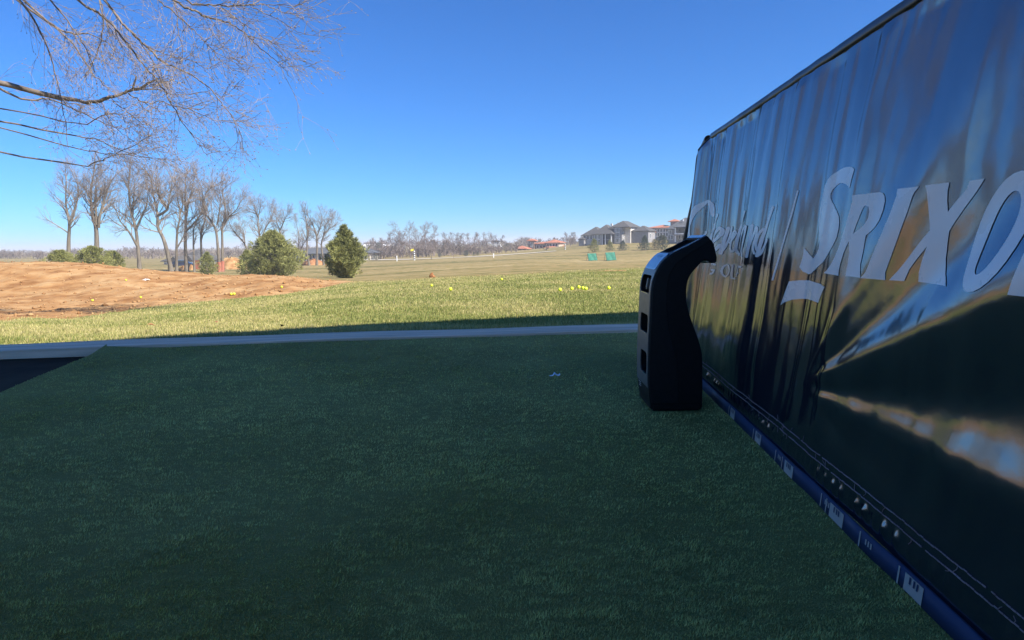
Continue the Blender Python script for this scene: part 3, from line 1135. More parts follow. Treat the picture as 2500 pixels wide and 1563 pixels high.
# ------------------------------------------------------------------ gooseneck tracking unit
DEV_Y = float(G(1655, 1003.5)[1])
DEV_T = 0.165
z8 = lambda x, y: (1520 + x / 3.025, 540 + y / 3.025)
prof8 = [(212, 1392), (196, 1300), (190, 1180), (191, 1040), (195, 900), (200, 800), (205, 700), (209, 600), (215, 500), (225, 445), (240, 400), (262, 352), (290, 310), (325, 272), (365, 240), (420, 212), (480, 185), (550, 148), (625, 108),
         (648, 130), (668, 155), (678, 182), (685, 210), (698, 270), (695, 300), (682, 311), (665, 312), (640, 300), (605, 288), (580, 305), (560, 330), (528, 364), (500, 400), (484, 438), (475, 480), (471, 520), (472, 560), (476, 604), (485, 650), (500, 705), (520, 760), (540, 815), (560, 870), (577, 925), (588, 980), (592, 1040), (592, 1100), (592, 1200), (591, 1300), (588, 1370), (575, 1398), (400, 1405)]
prof = []
for p in prof8:
    q = P(*z8(*p), DEV_Y)
    prof.append((q[0], max(q[2], 0.004)))
prof = np.array(prof)
dev0 = np.array([float(prof[:, 0].mean()), DEV_Y + DEV_T / 2, 0.0])
dev = empty('tracking_unit', dev0)
tag(dev, 'tall black gooseneck ball tracking unit with grey spine standing on the turf', 'tracking unit')
M['dev_black'] = mat_noise('device_black', (0.004, 0.0042, 0.005), (0.007, 0.0073, 0.0085), 60, 0.5, 0.05, 400, spec=0.22)
M['dev_grey'] = mat_noise('device_grey', (0.16, 0.15, 0.14), (0.20, 0.19, 0.175), 50, 0.42, 0.03, 500, spec=0.5, metallic=0.35)
M['dev_gloss'] = mat_glass('device_window', (0.004, 0.0045, 0.006), 0.35)
M['dev_gloss'].node_tree.nodes['Principled BSDF'].inputs['Specular IOR Level'].default_value = 0.25
M['dev_panel'] = vinyl('device_panel', (0.16, 0.20, 0.28), 0.16, 0.8, metallic=0.5)
M['dev_rim'] = mat_noise('device_rim', (0.30, 0.36, 0.42), (0.38, 0.44, 0.5), 30, 0.25, metallic=0.8)
M['dev_lens'] = mat_noise('device_lens', (0.60, 0.60, 0.58), (0.72, 0.72, 0.70), 30, 0.3)
N_SP = 19                                             # first N_SP profile points run up the spine to the brow
pc = prof - dev0[[0, 2]]
pc[:, 1] = prof[:, 1]


def extrude_profile(pts2, y0, y1, bev=0.0):
    bm = bmesh.new()
    a = [bm.verts.new((x, y0, z)) for x, z in pts2]
    b_ = [bm.verts.new((x, y1, z)) for x, z in pts2]
    n = len(pts2)
    f1 = bm.faces.new(a[::-1])
    f2 = bm.faces.new(b_)
    for i in range(n):
        bm.faces.new((a[i], a[(i + 1) % n], b_[(i + 1) % n], b_[i]))
    bmesh.ops.recalc_face_normals(bm, faces=bm.faces[:])
    if bev:
        es = [e for e in bm.edges if len(e.link_faces) == 2 and any(len(f.verts) > 6 for f in e.link_faces)]
        bmesh.ops.bevel(bm, geom=es, offset=bev, segments=3, affect='EDGES', profile=0.6)
    return bm


yf, yb = -DEV_T / 2, DEV_T / 2
bm = extrude_profile([tuple(p) for p in pc], yf, yb, 0.004)
body = bm_obj('body', bm, M['dev_black'], dev)
for p in body.data.polygons:
    p.use_smooth = False
# tangent frame along the spine (profile points 1 .. N_SP-1)
sp = pc[1:N_SP]
seg = np.linalg.norm(np.diff(sp, axis=0), axis=1)
arc = np.concatenate([[0], np.cumsum(seg)])


def spine_at(s):
    x = np.interp(s, arc, sp[:, 0])
    z = np.interp(s, arc, sp[:, 1])
    e = 0.004
    dx = np.interp(s + e, arc, sp[:, 0]) - np.interp(s - e, arc, sp[:, 0])
    dz = np.interp(s + e, arc, sp[:, 1]) - np.interp(s - e, arc, sp[:, 1])
    l = math.hypot(dx, dz) + 1e-9
    return np.array([x, z]), np.array([-dz / l, dx / l])     # outward normal (left / up)


def spine_sheet(name, s0, s1, y0, y1, lift, thick, mat, par, n=24, round_=0.0):
    """a curved plate lying on the spine between arc lengths s0..s1 and depths y0..y1"""
    bm = bmesh.new()
    rows = []
    ss = np.linspace(s0, s1, n)
    for k, s in enumerate(ss):
        p, nn = spine_at(s)
        inset = 0.0
        if round_:
            dd = min(s - s0, s1 - s)
            if dd < round_:
                inset = round_ - math.sqrt(max(0, round_ ** 2 - (round_ - dd) ** 2))
        r = []
        for yy in (y0 + inset, y1 - inset):
            for l_ in (lift, lift - thick):
                q = p + nn * l_
                r.append(bm.verts.new((q[0], yy, q[1])))
        rows.append(r)
    for a, b_ in zip(rows[:-1], rows[1:]):
        bm.faces.new((a[0], b_[0], b_[2], a[2]))
        bm.faces.new((a[1], a[3], b_[3], b_[1]))
        bm.faces.new((a[0], a[1], b_[1], b_[0]))
        bm.faces.new((a[2], b_[2], b_[3], a[3]))
    bm.faces.new((rows[0][0], rows[0][2], rows[0][3], rows[0][1]))
    bm.faces.new((rows[-1][0], rows[-1][1], rows[-1][3], rows[-1][2]))
    bmesh.ops.recalc_face_normals(bm, faces=bm.faces[:])
    return bm_obj(name, bm, mat, par)


def s_of_y(py):
    """arc length of the spine point whose photo height is py (source pixels)"""
    zt = [P(1587, py, DEV_Y)[2]]
    return float(np.interp(zt[0], sp[:, 1], arc))


e_ = 0.006
S_TOP = s_of_y(583)
spine = spine_sheet('spine_plate', s_of_y(948), s_of_y(628), yf + e_, yb - e_, 0.0022, 0.004, M['dev_grey'], dev, 40)
# three camera windows sunk into the spine, the shoulder panel and the sunken screen on the brow
def cut(ob, cutters):
    for c in cutters:
        md = ob.modifiers.new('cut', 'BOOLEAN')
        md.operation = 'DIFFERENCE'
        md.solver = 'EXACT'
        md.object = c
    bpy.context.view_layer.update()
    me = bpy.data.meshes.new_from_object(ob.evaluated_get(bpy.context.evaluated_depsgraph_get()))
    ob.modifiers.clear()
    old = ob.data
    ob.data = me
    if not me.materials:
        me.materials.append(old.materials[0])


cutters = []
for py0, py1, w0, w1 in ((675, 720, 0.14, 0.90), (772, 818, 0.12, 0.76), (864, 918, 0.10, 0.64)):
    ya, yb_ = yf + DEV_T * w0, yf + DEV_T * w1
    cutters.append(spine_sheet('cutter', s_of_y(py1), s_of_y(py0), ya, yb_, 0.012, 0.036, M['dev_black'], dev, 28, 0.014))
cutters.append(spine_sheet('cutter', s_of_y(617.5), s_of_y(586.5), yf + 0.012, yb - 0.012, 0.010, 0.022, M['dev_black'], dev, 14))
cut(body, cutters)
cut(spine, cutters[:3])
for c in cutters:
    bpy.data.objects.remove(c)
for py0, py1, w0, w1 in ((675, 720, 0.14, 0.90), (772, 818, 0.12, 0.76), (864, 918, 0.10, 0.64)):
    ya, yb_ = yf + DEV_T * w0, yf + DEV_T * w1
    gls = spine_sheet('camera_window', s_of_y(py1 - 2), s_of_y(py0 + 2), ya + 0.002, yb_ - 0.002, -0.019, 0.003, M['dev_gloss'], dev, 24, 0.010)
    if py0 < 700:
        spine_sheet('inner_bar', s_of_y(py1 - 7), s_of_y(py0 + 7), (ya + yb_) / 2 + 0.010, (ya + yb_) / 2 + 0.022, -0.006, 0.012, M['dev_grey'], gls, 10, 0.004)
    rimw = spine_sheet('window_sill', s_of_y(py1 + 0.6), s_of_y(py1 - 1.4), ya + 0.012, yb_ - 0.012, 0.0030, 0.003, M['dev_rim'], dev, 4)
pan = spine_sheet('shoulder_panel', s_of_y(661), s_of_y(622), yf + 0.016, yb - 0.012, 0.0032, 0.003, M['dev_panel'], dev, 26, 0.010)
rim = spine_sheet('screen', s_of_y(617.3), s_of_y(586.8), yf + 0.013, yb - 0.013, -0.010, 0.003, M['dev_gloss'], dev, 14)
spine_sheet('screen_edge', s_of_y(617.3), s_of_y(587), yf + 0.006, yf + 0.011, 0.0022, 0.003, M['dev_rim'], dev, 14)
spine_sheet('brow_plate', s_of_y(584.4), s_of_y(577.2), yf + 0.007, yb - 0.007, 0.0030, 0.003, M['dev_panel'], dev, 8)
# winged emblem on the shoulder panel
bm = bmesh.new()
for k, (ya, ln) in enumerate(((0.030, 0.010), (0.040, 0.014), (0.050, 0.018), (0.062, 0.022), (0.074, 0.018), (0.084, 0.014), (0.094, 0.010))):
    s0_ = s_of_y(629)
    for j in range(2):
        pass
    p0, n0 = spine_at(s0_ - ln * 0.25)
    p1, n1_ = spine_at(s0_ + ln * 0.35)
    y_ = yf + 0.028 + ya * 0.9
    vs_ = []
    for p, nn, yy in ((p0, n0, y_), (p0, n0, y_ + 0.006), (p1, n1_, y_ + 0.009), (p1, n1_, y_ + 0.002)):
        q = p + nn * 0.0038
        vs_.append(bm.verts.new((q[0], yy, q[1])))
    bm.faces.new(vs_)
bm_obj('winged_emblem', bm, M['dev_rim'], pan)
# maker's mark low on the spine: small white bars
bm = bmesh.new()
for k, (a, w) in enumerate(((0.0, 0.030), (0.006, 0.022), (0.012, 0.034))):
    p, nn = spine_at(s_of_y(950) - 0.012 + a - 0.0)
    q = p + nn * 0.0048
    q2 = spine_at(s_of_y(950) - 0.012 + a + 0.0025)[0] + nn * 0.0048
    vs_ = [bm.verts.new((q[0], yf + 0.09, q[1])), bm.verts.new((q[0], yf + 0.09 + w, q[1])), bm.verts.new((q2[0], yf + 0.09 + w, q2[1])), bm.verts.new((q2[0], yf + 0.09, q2[1]))]
    bm.faces.new(vs_)
bm_obj('maker_mark', bm, M['dev_lens'], dev)
# side shell: raised front facet that narrows upward, leaving a dark step towards the back edge
fac8 = [(205, 1290), (196, 1180), (197, 1040), (201, 900), (206, 800), (211, 700), (216, 600), (222, 500), (245, 405), (294, 317), (368, 248), (482, 194), (600, 132), (640, 146), (560, 200), (480, 250), (400, 310), (345, 390), (325, 500), (325, 650), (340, 790), (375, 930), (405, 1060), (412, 1200), (415, 1340), (300, 1345), (215, 1340)]
fp = []
for p in fac8:
    q = P(*z8(*p), DEV_Y)
    fp.append((q[0] - dev0[0], q[2]))
bm = extrude_profile(fp, yf - 0.0022, yf + 0.004, 0.0015)
bm_obj('side_shell', bm, mat_noise('side_shell', (0.006, 0.0065, 0.0075), (0.009, 0.0095, 0.011), 60, 0.45, 0.05, 400, spec=0.25), dev)
# base foot and the pale lens under the head
fx0, fx1 = pc[:, 0][pc[:, 1] < 0.08].min(), pc[:, 0][pc[:, 1] < 0.08].max()
bm = bmesh.new()
bm_box(bm, fx0 + 0.004, fx1 - 0.002, yf - 0.004, yb + 0.004, 0.0, 0.026)
bmesh.ops.bevel(bm, geom=bm.edges[:], offset=0.008, segments=3, affect='EDGES')
bm_obj('foot', bm, M['dev_black'], dev)
q = P(*z8(632, 297), DEV_Y)
bm = bmesh.new()
bmesh.ops.create_uvsphere(bm, u_segments=20, v_segments=12, radius=1.0, matrix=Matrix.Translation((q[0] - dev0[0], -0.012, q[2] - 0.001)) @ Matrix.Rotation(math.radians(20), 4, 'Y') @ Matrix.Diagonal((0.012, 0.068, 0.005, 1)))
bm_obj('lens', bm, M['dev_lens'], dev, True)

# ------------------------------------------------------------------ small things on the mat and the grass
sc = G(1355, 924)
bm = bmesh.new()
prs = [(-0.020, 0.0005, 0.004), (-0.008, 0.002, 0.006), (-0.002, 0.012, 0.008), (0.006, 0.004, 0.006), (0.013, 0.001, 0.005), (0.019, 0.006, 0.003)]
top = [bm.verts.new((x, 0.004 + 0.002 * k, z + 0.009)) for k, (x, z, w) in enumerate(prs)]
bot = [bm.verts.new((x, -w - 0.002, z * 0.7 + 0.0085)) for (x, z, w) in prs]
for i in range(len(prs) - 1):
    bm.faces.new((top[i], top[i + 1], bot[i + 1], bot[i]))
ex = bmesh.ops.extrude_face_region(bm, geom=bm.faces[:])
for e in ex['geom']:
    if isinstance(e, bmesh.types.BMVert):
        e.co.z -= 0.0012
bmesh.ops.recalc_face_normals(bm, faces=bm.faces[:])
o = bm_obj('paper_scrap', bm, M['paper'])
o.location = (sc[0], sc[1], float(mat_z(sc[0], sc[1])) + 0.004)
tag(o, 'small crumpled white paper scrap lying on the dark turf', 'scrap')


def golf_ball_mesh():
    bm = bmesh.new()
    bmesh.ops.create_icosphere(bm, subdivisions=4, radius=0.02135)
    # dimples: pull in vertices near the points of a coarser sphere
    b2 = bmesh.new()
    bmesh.ops.create_icosphere(b2, subdivisions=3, radius=1.0)
    dp = np.array([v.co[:] for v in b2.verts])
    b2.free()
    for v in bm.verts:
        d = np.array(v.co[:]) / 0.02135
        m_ = np.min(np.sum((dp - d) ** 2, 1))
        v.co *= 1 - 0.010 * math.exp(-m_ / 0.004)
    me = bpy.data.meshes.new('golf_ball')
    bm.to_mesh(me)
    bm.free()
    for p in me.polygons:
        p.use_smooth = True
    me.materials.append(M['ball'])
    return me


ball_me = golf_ball_mesh()


def ground_hit(px, py):
    d = ray(px, py)
    t = np.exp(np.linspace(math.log(3.0), math.log(600), 1200))
    x, y, z = d[0] * t, d[1] * t, EYE + d[2] * t
    under = z < ground_z(x, y)
    i = int(np.argmax(under)) if under.any() else len(t) - 1
    return np.array([x[i], y[i], z[i]])


lawn = 'golf balls lying on the lawn'
clay = 'golf balls lying on the clay'
for px, py, lab, grp in (
        (1054, 700, 'lone yellow golf ball on the lawn below the clod of clay', lawn),
        (1100, 710, 'yellow golf ball on the lawn nearest to the board, just right of the clod', lawn),
        (1225, 684, 'farthest single yellow golf ball near the far edge of the lawn', lawn),
        (1367, 712, 'leftmost yellow golf ball of the loose row on the lawn left of the tracking unit', lawn),
        (1396, 709, 'second yellow golf ball from the left in the loose row on the lawn', lawn),
        (1413, 705, 'left ball of the tight trio of yellow golf balls on the lawn', lawn),
        (1423, 708, 'middle ball of the tight trio of yellow golf balls on the lawn', lawn),
        (1430, 709, 'right ball of the tight trio of yellow golf balls on the lawn', lawn),
        (1486, 707, 'lone yellow golf ball on the lawn closest to the tracking unit', lawn),
        (308, 683, 'yellow golf ball high on the clay mound beside the white scrap', clay),
        (226, 733, 'leftmost yellow golf ball low on the clay mound', clay),
        (344, 726, 'yellow golf ball low on the clay bank left of the pair', clay),
        (565, 719, 'left one of the pair of yellow golf balls on the clay bank', clay),
        (572, 718, 'right one of the pair of yellow golf balls on the clay bank', clay),
        (688, 702, 'rightmost yellow golf ball on the clay near its narrow end', clay)):
    h = ground_hit(px, py + 3)
    o = link('golf_ball', ball_me)
    o.location = (h[0], h[1], gz(h[0], h[1]) + (0.034 if grp == lawn else 0.022))
    o.rotation_euler = (random.random() * 6, random.random() * 6, random.random() * 6)
    tag(o, lab, 'golf ball', grp)

# scrap on the clay, clod on the lawn
h = ground_hit(357, 687)
bm = bmesh.new()
bm_box(bm, -0.07, 0.07, -0.05, 0.05, 0.0, 0.03)
bmesh.ops.subdivide_edges(bm, edges=bm.edges[:], cuts=2, use_grid_fill=True)
for v in bm.verts:
    v.co += Vector((random.gauss(0, 0.006), random.gauss(0, 0.006), random.gauss(0, 0.008)))
o = bm_obj('paper_litter', bm, M['white_paint'])
o.location = (h[0], h[1], gz(h[0], h[1]) + 0.01)
tag(o, 'flat white litter lying on top of the clay mound', 'litter')
h = ground_hit(1056, 679)
bm = bmesh.new()
bmesh.ops.create_icosphere(bm, subdivisions=4, radius=1.0)
for v in bm.verts:
    d = v.co.normalized()
    k = 1 + 0.55 * float(fbm(d.x * 1.6 + 4, d.y * 1.6 + d.z * 1.9, 4))
    v.co = Vector((d.x * 0.075 * k, d.y * 0.06 * k, max(-0.03, d.z * 0.075 * k * (1.2 if d.x < 0.2 else 0.6))))
o = bm_obj('dirt_clod', bm, M['dirt_dark'], None, False)
o.location = (h[0], h[1], gz(h[0], h[1]) + 0.03)
tag(o, 'small clod of red clay at the far edge of the lawn', 'clod')

# ------------------------------------------------------------------ grass on the lawn and along the board
def build_grass():
    n = 520000
    d = 3.3 * np.exp(rng.random(n) * math.log(24 / 3.3))
    t = rng.uniform(-0.95, 0.45, n)
    x, y = d * t, d
    w_ = (np.stack([x, y], -1) - b_l[:2]) @ bnrm
    brd = np.interp(t, [-1, -0.67, -0.244, -0.096, 0.03, 0.128, 0.256, 1], [27, 24, 15, 13.2, 15.6, 18.5, 21, 22]) + 1.0
    dm = dirt_mask(t, d)
    ok = (w_ > 0.245) & (d < brd + rng.normal(0, 1.0, n)) & ((dm < -0.25) | (rng.random(n) < np.clip(0.25 - dm * 0.8, 0, 0.5) * (dm < 0.3)))
    x, y, d, t, w_, dm = x[ok], y[ok], d[ok], t[ok], w_[ok], dm[ok]
    n = len(x)
    z = ground_z(x, y) - 0.004
    cl = fbm(x * 1.3, y * 1.3, 3)
    cl2 = fbm(x * 5.0 + 9, y * 5.0, 2)
    h = (0.013 + 0.016 * rng.random(n)) * (1 + 0.7 * cl2) * (1 + 0.7 * np.exp(-((w_ - 0.25) / 0.25) ** 2)) * (0.9 + 0.02 * d)
    w = 0.0022 + 0.00075 * d
    straw = np.clip(0.50 + 1.3 * cl + np.clip((-t - 0.18) * 1.2, 0, 0.48) + np.clip((d - brd[ok] + 4) / 6, 0, 0.5), 0.05, 0.95)
    isst = (rng.random(n) < straw)[:, None]
    k = rng.random(n)[:, None]
    grn = np.array([0.165, 0.195, 0.05]) * (0.65 + 0.75 * k)
    yel = np.array([0.33, 0.31, 0.10]) * (0.7 + 0.6 * k)
    stw = np.array([0.50, 0.42, 0.19]) * (0.6 + 0.7 * k)
    c = np.where(isst, np.where(rng.random(n)[:, None] < 0.5, stw, yel), np.where(rng.random(n)[:, None] < 0.35, yel, grn))
    ld = rng.random(n) * 2 * np.pi
    lean = np.clip(np.abs(rng.normal(0.35, 0.28, n)), 0, 0.95)
    return blades_mesh('lawn_grass', x, y, z, h, w, ld, lean, c, 1.15)


o = link('lawn_grass', build_grass(), M['blades'])
tag(o, 'short green and straw coloured grass of the lawn beyond the board', 'grass', kind='stuff')

# fallen leaves on the lawn
leaf_me = np_mesh('fallen_leaf', [(-0.03, 0, 0), (0, -0.014, 0.012), (0.035, 0.002, 0.004), (0.004, 0.016, 0.010)], [[[0, 1, 2, 3]]])
M['leaf'] = mat_noise('dry_leaf', (0.30, 0.12, 0.05), (0.42, 0.22, 0.10), 20, 0.8)
leaf_me.materials.append(M['leaf'])
for px, py, where in ((370, 810, 'on the left lawn nearest to the board'), (527, 803, 'at the left tip of the shadow on the lawn'), (255, 790, 'farthest left on the pale lawn'), (690, 815, 'in the shaded grass right behind the board')):
    h = ground_hit(px, py)
    o = link('fallen_leaf', leaf_me)
    o.location = (h[0], h[1], gz(h[0], h[1]) + 0.045)
    o.rotation_euler = (0.4 * random.random(), 0.5 * random.random(), random.random() * 6)
    tag(o, 'small dry brown leaf ' + where, 'leaf', 'dry leaves on the lawn')

# ------------------------------------------------------------------ trees
class Builder:
    """collects tapering limbs; they are turned into one mesh in batches of equal length"""
    def __init__(self):
        self.items = {}

    def add(self, path, r, n):
        path = np.asarray(path, float)
        k = len(path)
        rr = np.full(k, r) if np.isscalar(r) else np.asarray(r, float)
        self.items.setdefault((k, n), []).append((path, rr))

    def arrays(self):
        Vs, Qs, off = [], [], 0
        for (k, n), lst in self.items.items():
            p = np.stack([a for a, _ in lst])
            r = np.stack([b_ for _, b_ in lst])
            t = np.empty_like(p)
            t[:, 1:-1] = p[:, 2:] - p[:, :-2]
            t[:, 0] = p[:, 1] - p[:, 0]
            t[:, -1] = p[:, -1] - p[:, -2]
            t /= np.linalg.norm(t, axis=2)[..., None] + 1e-12
            ref = np.where(np.abs(t[:, :1, 2:3]) < 0.9, np.array([0, 0, 1.0]), np.array([1.0, 0, 0]))
            a = np.cross(t, np.broadcast_to(ref, t.shape))
            a /= np.linalg.norm(a, axis=2)[..., None] + 1e-12
            c = np.cross(t, a)
            ph = rng.random(len(lst))[:, None] * 6.283 if n == 2 else np.zeros((len(lst), 1))
            an = np.arange(n)[None, :] * 2 * np.pi / n + ph
            V = p[:, :, None, :] + r[:, :, None, None] * (np.cos(an)[:, None, :, None] * a[:, :, None, :] + np.sin(an)[:, None, :, None] * c[:, :, None, :])
            m_ = len(lst)
            idx = np.arange(m_ * k * n).reshape(m_, k, n) + off
            if n == 2:
                Q = np.stack([idx[:, :-1, 0], idx[:, :-1, 1], idx[:, 1:, 1], idx[:, 1:, 0]], -1).reshape(-1, 4)
            else:
                nx_ = np.roll(idx, -1, 2)
                Q = np.stack([idx[:, :-1], nx_[:, :-1], nx_[:, 1:], idx[:, 1:]], -1).reshape(-1, 4)
            Vs.append(V.reshape(-1, 3))
            Qs.append(Q)
            off += m_ * k * n
        return np.concatenate(Vs), np.concatenate(Qs)

    def mesh(self, name, smooth=True):
        V, Q = self.arrays()
        return np_mesh(name, V, [Q], smooth=smooth)


def rand_dir(rs):
    v = rs.normal(size=3)
    return v / (math.sqrt(v[0] * v[0] + v[1] * v[1] + v[2] * v[2]) + 1e-9)


def grow(bld, rs, p, d, length, r, depth, maxd, up, wob, spread, kids, thin):
    nseg = 5 if depth <= 1 else (4 if depth == 2 else (3 if thin < 0.02 else 2))
    pts = [p]
    dd = d.copy()
    for i in range(nseg):
        dd = dd + rand_dir(rs) * wob + np.array([0, 0, up])
        dd = dd / math.sqrt(dd @ dd)
        pts.append(pts[-1] + dd * length / nseg)
    pts = np.array(pts)
    rr = np.linspace(r, r * (0.35 if depth < maxd else 0.25), nseg + 1)
    bld.add(pts, rr, 5 if depth <= 1 else (3 if depth == 2 and maxd > 2 and thin < 0.02 else 2))
    if depth >= maxd:
        return
    nk = kids[min(depth, len(kids) - 1)]
    for k in range(nk):
        f = 0.25 + 0.75 * (k + rs.random()) / nk
        i = min(int(f * nseg), nseg - 1)
        ff = f * nseg - i
        q = pts[i] * (1 - ff) + pts[i + 1] * ff
        td = pts[i + 1] - pts[i]
        td /= np.linalg.norm(td)
        s = rand_dir(rs)
        s -= td * (s @ td)
        s /= np.linalg.norm(s) + 1e-9
        a = spread * (0.7 + 0.6 * rs.random())
        nd = td * math.cos(a) + s * math.sin(a)
        nd[2] += 0.05
        nd /= np.linalg.norm(nd)
        grow(bld, rs, q, nd, length * (0.50 + 0.25 * rs.random()) * (1.1 - 0.4 * f), max(r * (1 - 0.6 * f) * 0.55, thin), depth + 1, maxd, up * 0.8, wob, spread, kids, thin)


def traced_tree(name, stems_px, conv, Y, r0, label, seed, group, crown_kids=(6, 7, 6), spread=0.62, limb=0.30, wrap=False, maxd=3, mats=None, thin=0.010, low=0.42):
    """tree whose stems follow the photographed trunks at distance Y, crown grown from them"""
    rs = np.random.default_rng(seed)
    r0 = r0 * 0.82
    stems = []
    for si, st in enumerate(stems_px):
        dy = 0 if si == 0 else rs.normal(0, 0.9)
        pts = []
        for k, p in enumerate(st):
            f = k / max(1, len(st) - 1)
            pts.append(P(*conv(*p), Y + dy * f + rs.normal(0, 0.12)))
        pts = np.array(pts)
        tt = np.linspace(0, len(pts) - 1, (len(pts) - 1) * 3 + 1)
        pts = np.stack([np.interp(tt, np.arange(len(pts)), pts[:, a]) for a in range(3)], -1)
        k3 = pts.copy()
        k3[1:-1] = 0.25 * pts[:-2] + 0.5 * pts[1:-1] + 0.25 * pts[2:]
        stems.append(k3)
    base = stems[0][0].copy()
    base[2] = gz(base[0], base[1])
    stems[0][0] = base - np.array([0, 0, 0.2])
    H = max(s[-1][2] for s in stems) - base[2]
    root = empty(name, base)
    tag(root, label, 'tree', group)
    tr, cr = Builder(), Builder()
    for si, st in enumerate(stems):
        n = len(st)
        ra = r0 if si == 0 else r0 * 0.62
        rr = ra * (1 - 0.80 * np.linspace(0, 1, n) ** 0.9)
        if si == 0:
            rr[0] *= 1.35
        tr.add(st - base, rr, 8)
        L = np.concatenate([[0], np.cumsum(np.linalg.norm(np.diff(st, axis=0), axis=1))])
        nl = int(12 + 6.5 * (L[-1] / 8))
        f0 = low if si == 0 else min(low, 0.25)
        for k in range(nl):
            f = f0 + (1 - f0) * (k + rs.random()) / nl
            s = f * L[-1]
            q = np.array([np.interp(s, L, st[:, a]) for a in range(3)])
            i = min(int(np.searchsorted(L, s)), n - 1)
            td = st[i] - st[max(i - 1, 0)]
            td /= np.linalg.norm(td) + 1e-9
            sd = rand_dir(rs)
            sd[2] *= 0.4
            sd -= td * (sd @ td)
            sd /= np.linalg.norm(sd) + 1e-9
            a = 0.55 + 0.45 * rs.random()
            d = td * math.cos(a) + sd * math.sin(a)
            d[2] = max(d[2], 0.1)
            d /= np.linalg.norm(d)
            ln = H * limb * (0.55 + 0.6 * rs.random()) * (1.15 - 0.65 * f)
            grow(cr, rs, q - base, d, ln, max(ra * (1 - 0.8 * f) * 0.5, 0.02), 1, maxd, 0.05, 0.20, spread, crown_kids, thin)
        # spray at the tip
        for k in range(4):
            d = st[-1] - st[-3]
            d /= np.linalg.norm(d)
            d = d + rand_dir(rs) * 0.5
            d /= np.linalg.norm(d)
            grow(cr, rs, st[-1] - base, d, H * limb * 0.6, ra * 0.16, 1, maxd, 0.05, 0.2, spread, crown_kids, thin)
    mt = mats or (M['bark'], M['twig'])
    link('trunk', tr.mesh('trunk'), mt[0], root)
    link('crown', cr.mesh('crown'), mt[1], root)
    if wrap:
        Vt, Qt = tube(np.array([stems[0][1] - base + (stems[0][0] - stems[0][1]) * f for f in (0.9, 0.45, 0.0)]), r0 * 1.28, 10)
        link('trunk_wrap', np_mesh('trunk_wrap', Vt, [Qt], smooth=True), M['red_panel'], root)
    return root


c2 = lambda x, y: (200 + x / 4.724, 380 + y / 4.724)
c3 = lambda x, y: (560 + x / 6.0475, 480 + y / 6.0475)
grp = 'bare trees beyond the clay mound'
traced_tree('bare_tree', [[(-150, 1250), (-155, 1000), (-140, 780), (-190, 560), (-180, 300)], [(-140, 800), (-70, 600), (-40, 420), (-60, 250)]], c2, 88, 0.36,
            'leftmost bare grey tree at the picture edge behind the low pines', 10, grp)
traced_tree('bare_tree', [[(170, 1230), (172, 1000), (165, 830), (110, 620), (100, 450), (120, 300), (140, 180)], [(190, 830), (200, 720), (240, 560), (290, 420), (330, 300)], [(168, 800), (160, 600), (150, 420), (170, 280)]], c2, 90, 0.44,
            'thick dark bare tree with three upright limbs rising behind the low pines', 11, grp)
traced_tree('bare_tree', [[(665, 1300), (650, 1100), (625, 850), (580, 700), (545, 500), (540, 330), (550, 180)], [(625, 850), (700, 680), (750, 580), (760, 430)], [(640, 1050), (570, 920), (500, 820), (440, 760), (390, 620)], [(580, 700), (600, 480), (610, 300)]], c2, 95, 0.36,
            'tall bare tree with spreading side limbs standing alone behind the clay mound', 12, grp)
traced_tree('bare_tree', [[(1030, 1320), (990, 1130), (940, 950), (870, 830), (875, 700), (850, 560), (815, 420), (800, 260)], [(885, 690), (990, 630), (1000, 540), (1030, 380), (1040, 270)], [(985, 600), (900, 500), (860, 400), (850, 280)]], c2, 96, 0.42,
            'bare tree leaning left with a crooked limb bent like an elbow', 13, grp)
traced_tree('bare_tree', [[(1090, 1310), (1090, 1080), (1100, 850), (1125, 760), (1130, 650), (1110, 520), (1090, 350)], [(1095, 1070), (1160, 960), (1190, 870)], [(1130, 680), (1170, 560), (1150, 400)]], c2, 98, 0.27,
            'slender straight bare tree just right of the leaning tree', 14, grp, limb=0.24)
traced_tree('bare_tree', [[(1205, 1270), (1190, 1000), (1200, 750), (1190, 500), (1195, 330), (1190, 240)], [(1200, 870), (1290, 790), (1390, 650), (1400, 500), (1380, 360)], [(1205, 700), (1230, 520), (1270, 400), (1290, 280)]], c2, 100, 0.36,
            'tallest straight bare tree in the middle of the row, in front of the grey house', 15, grp)
traced_tree('bare_tree', [[(1295, 1300), (1285, 1000), (1285, 850), (1330, 740), (1380, 640)]], c2, 99, 0.20,
            'thin bare tree with a single pole-like trunk beside the red panel', 16, grp, limb=0.2)
traced_tree('bare_tree', [[(1385, 1220), (1370, 950), (1380, 850), (1430, 740), (1420, 620), (1400, 480)], [(1375, 980), (1400, 900), (1450, 830)]], c2, 103, 0.24,
            'bare tree with a knotted fork directly left of the small round pine', 17, grp, limb=0.22)
traced_tree('bare_tree', [[(1585, 1300), (1570, 1080), (1550, 860), (1490, 750), (1430, 680), (1400, 560), (1430, 430), (1500, 360)], [(1560, 800), (1580, 680), (1600, 520), (1590, 400)]], c2, 97, 0.29,
            'bare tree with a red wrapped foot, left one of the close pair', 18, grp, wrap=True, crown_kids=(7, 8, 7))
traced_tree('bare_tree', [[(1620, 1300), (1620, 1050), (1615, 800), (1660, 720), (1650, 560), (1610, 420), (1650, 370)], [(1620, 820), (1700, 700), (1790, 620), (1830, 530)]], c2, 98, 0.27,
            'bare tree with a red wrapped foot and broad round crown, right one of the pair', 19, grp, wrap=True, crown_kids=(7, 8, 7))
traced_tree('bare_tree', [[(1960, 1250), (1880, 1010), (1790, 920), (1720, 830), (1690, 740)], [(1880, 1010), (1870, 900), (1840, 800)]], c2, 108, 0.22,
            'low bare tree leaning left beside the big pine', 20, grp, limb=0.3)
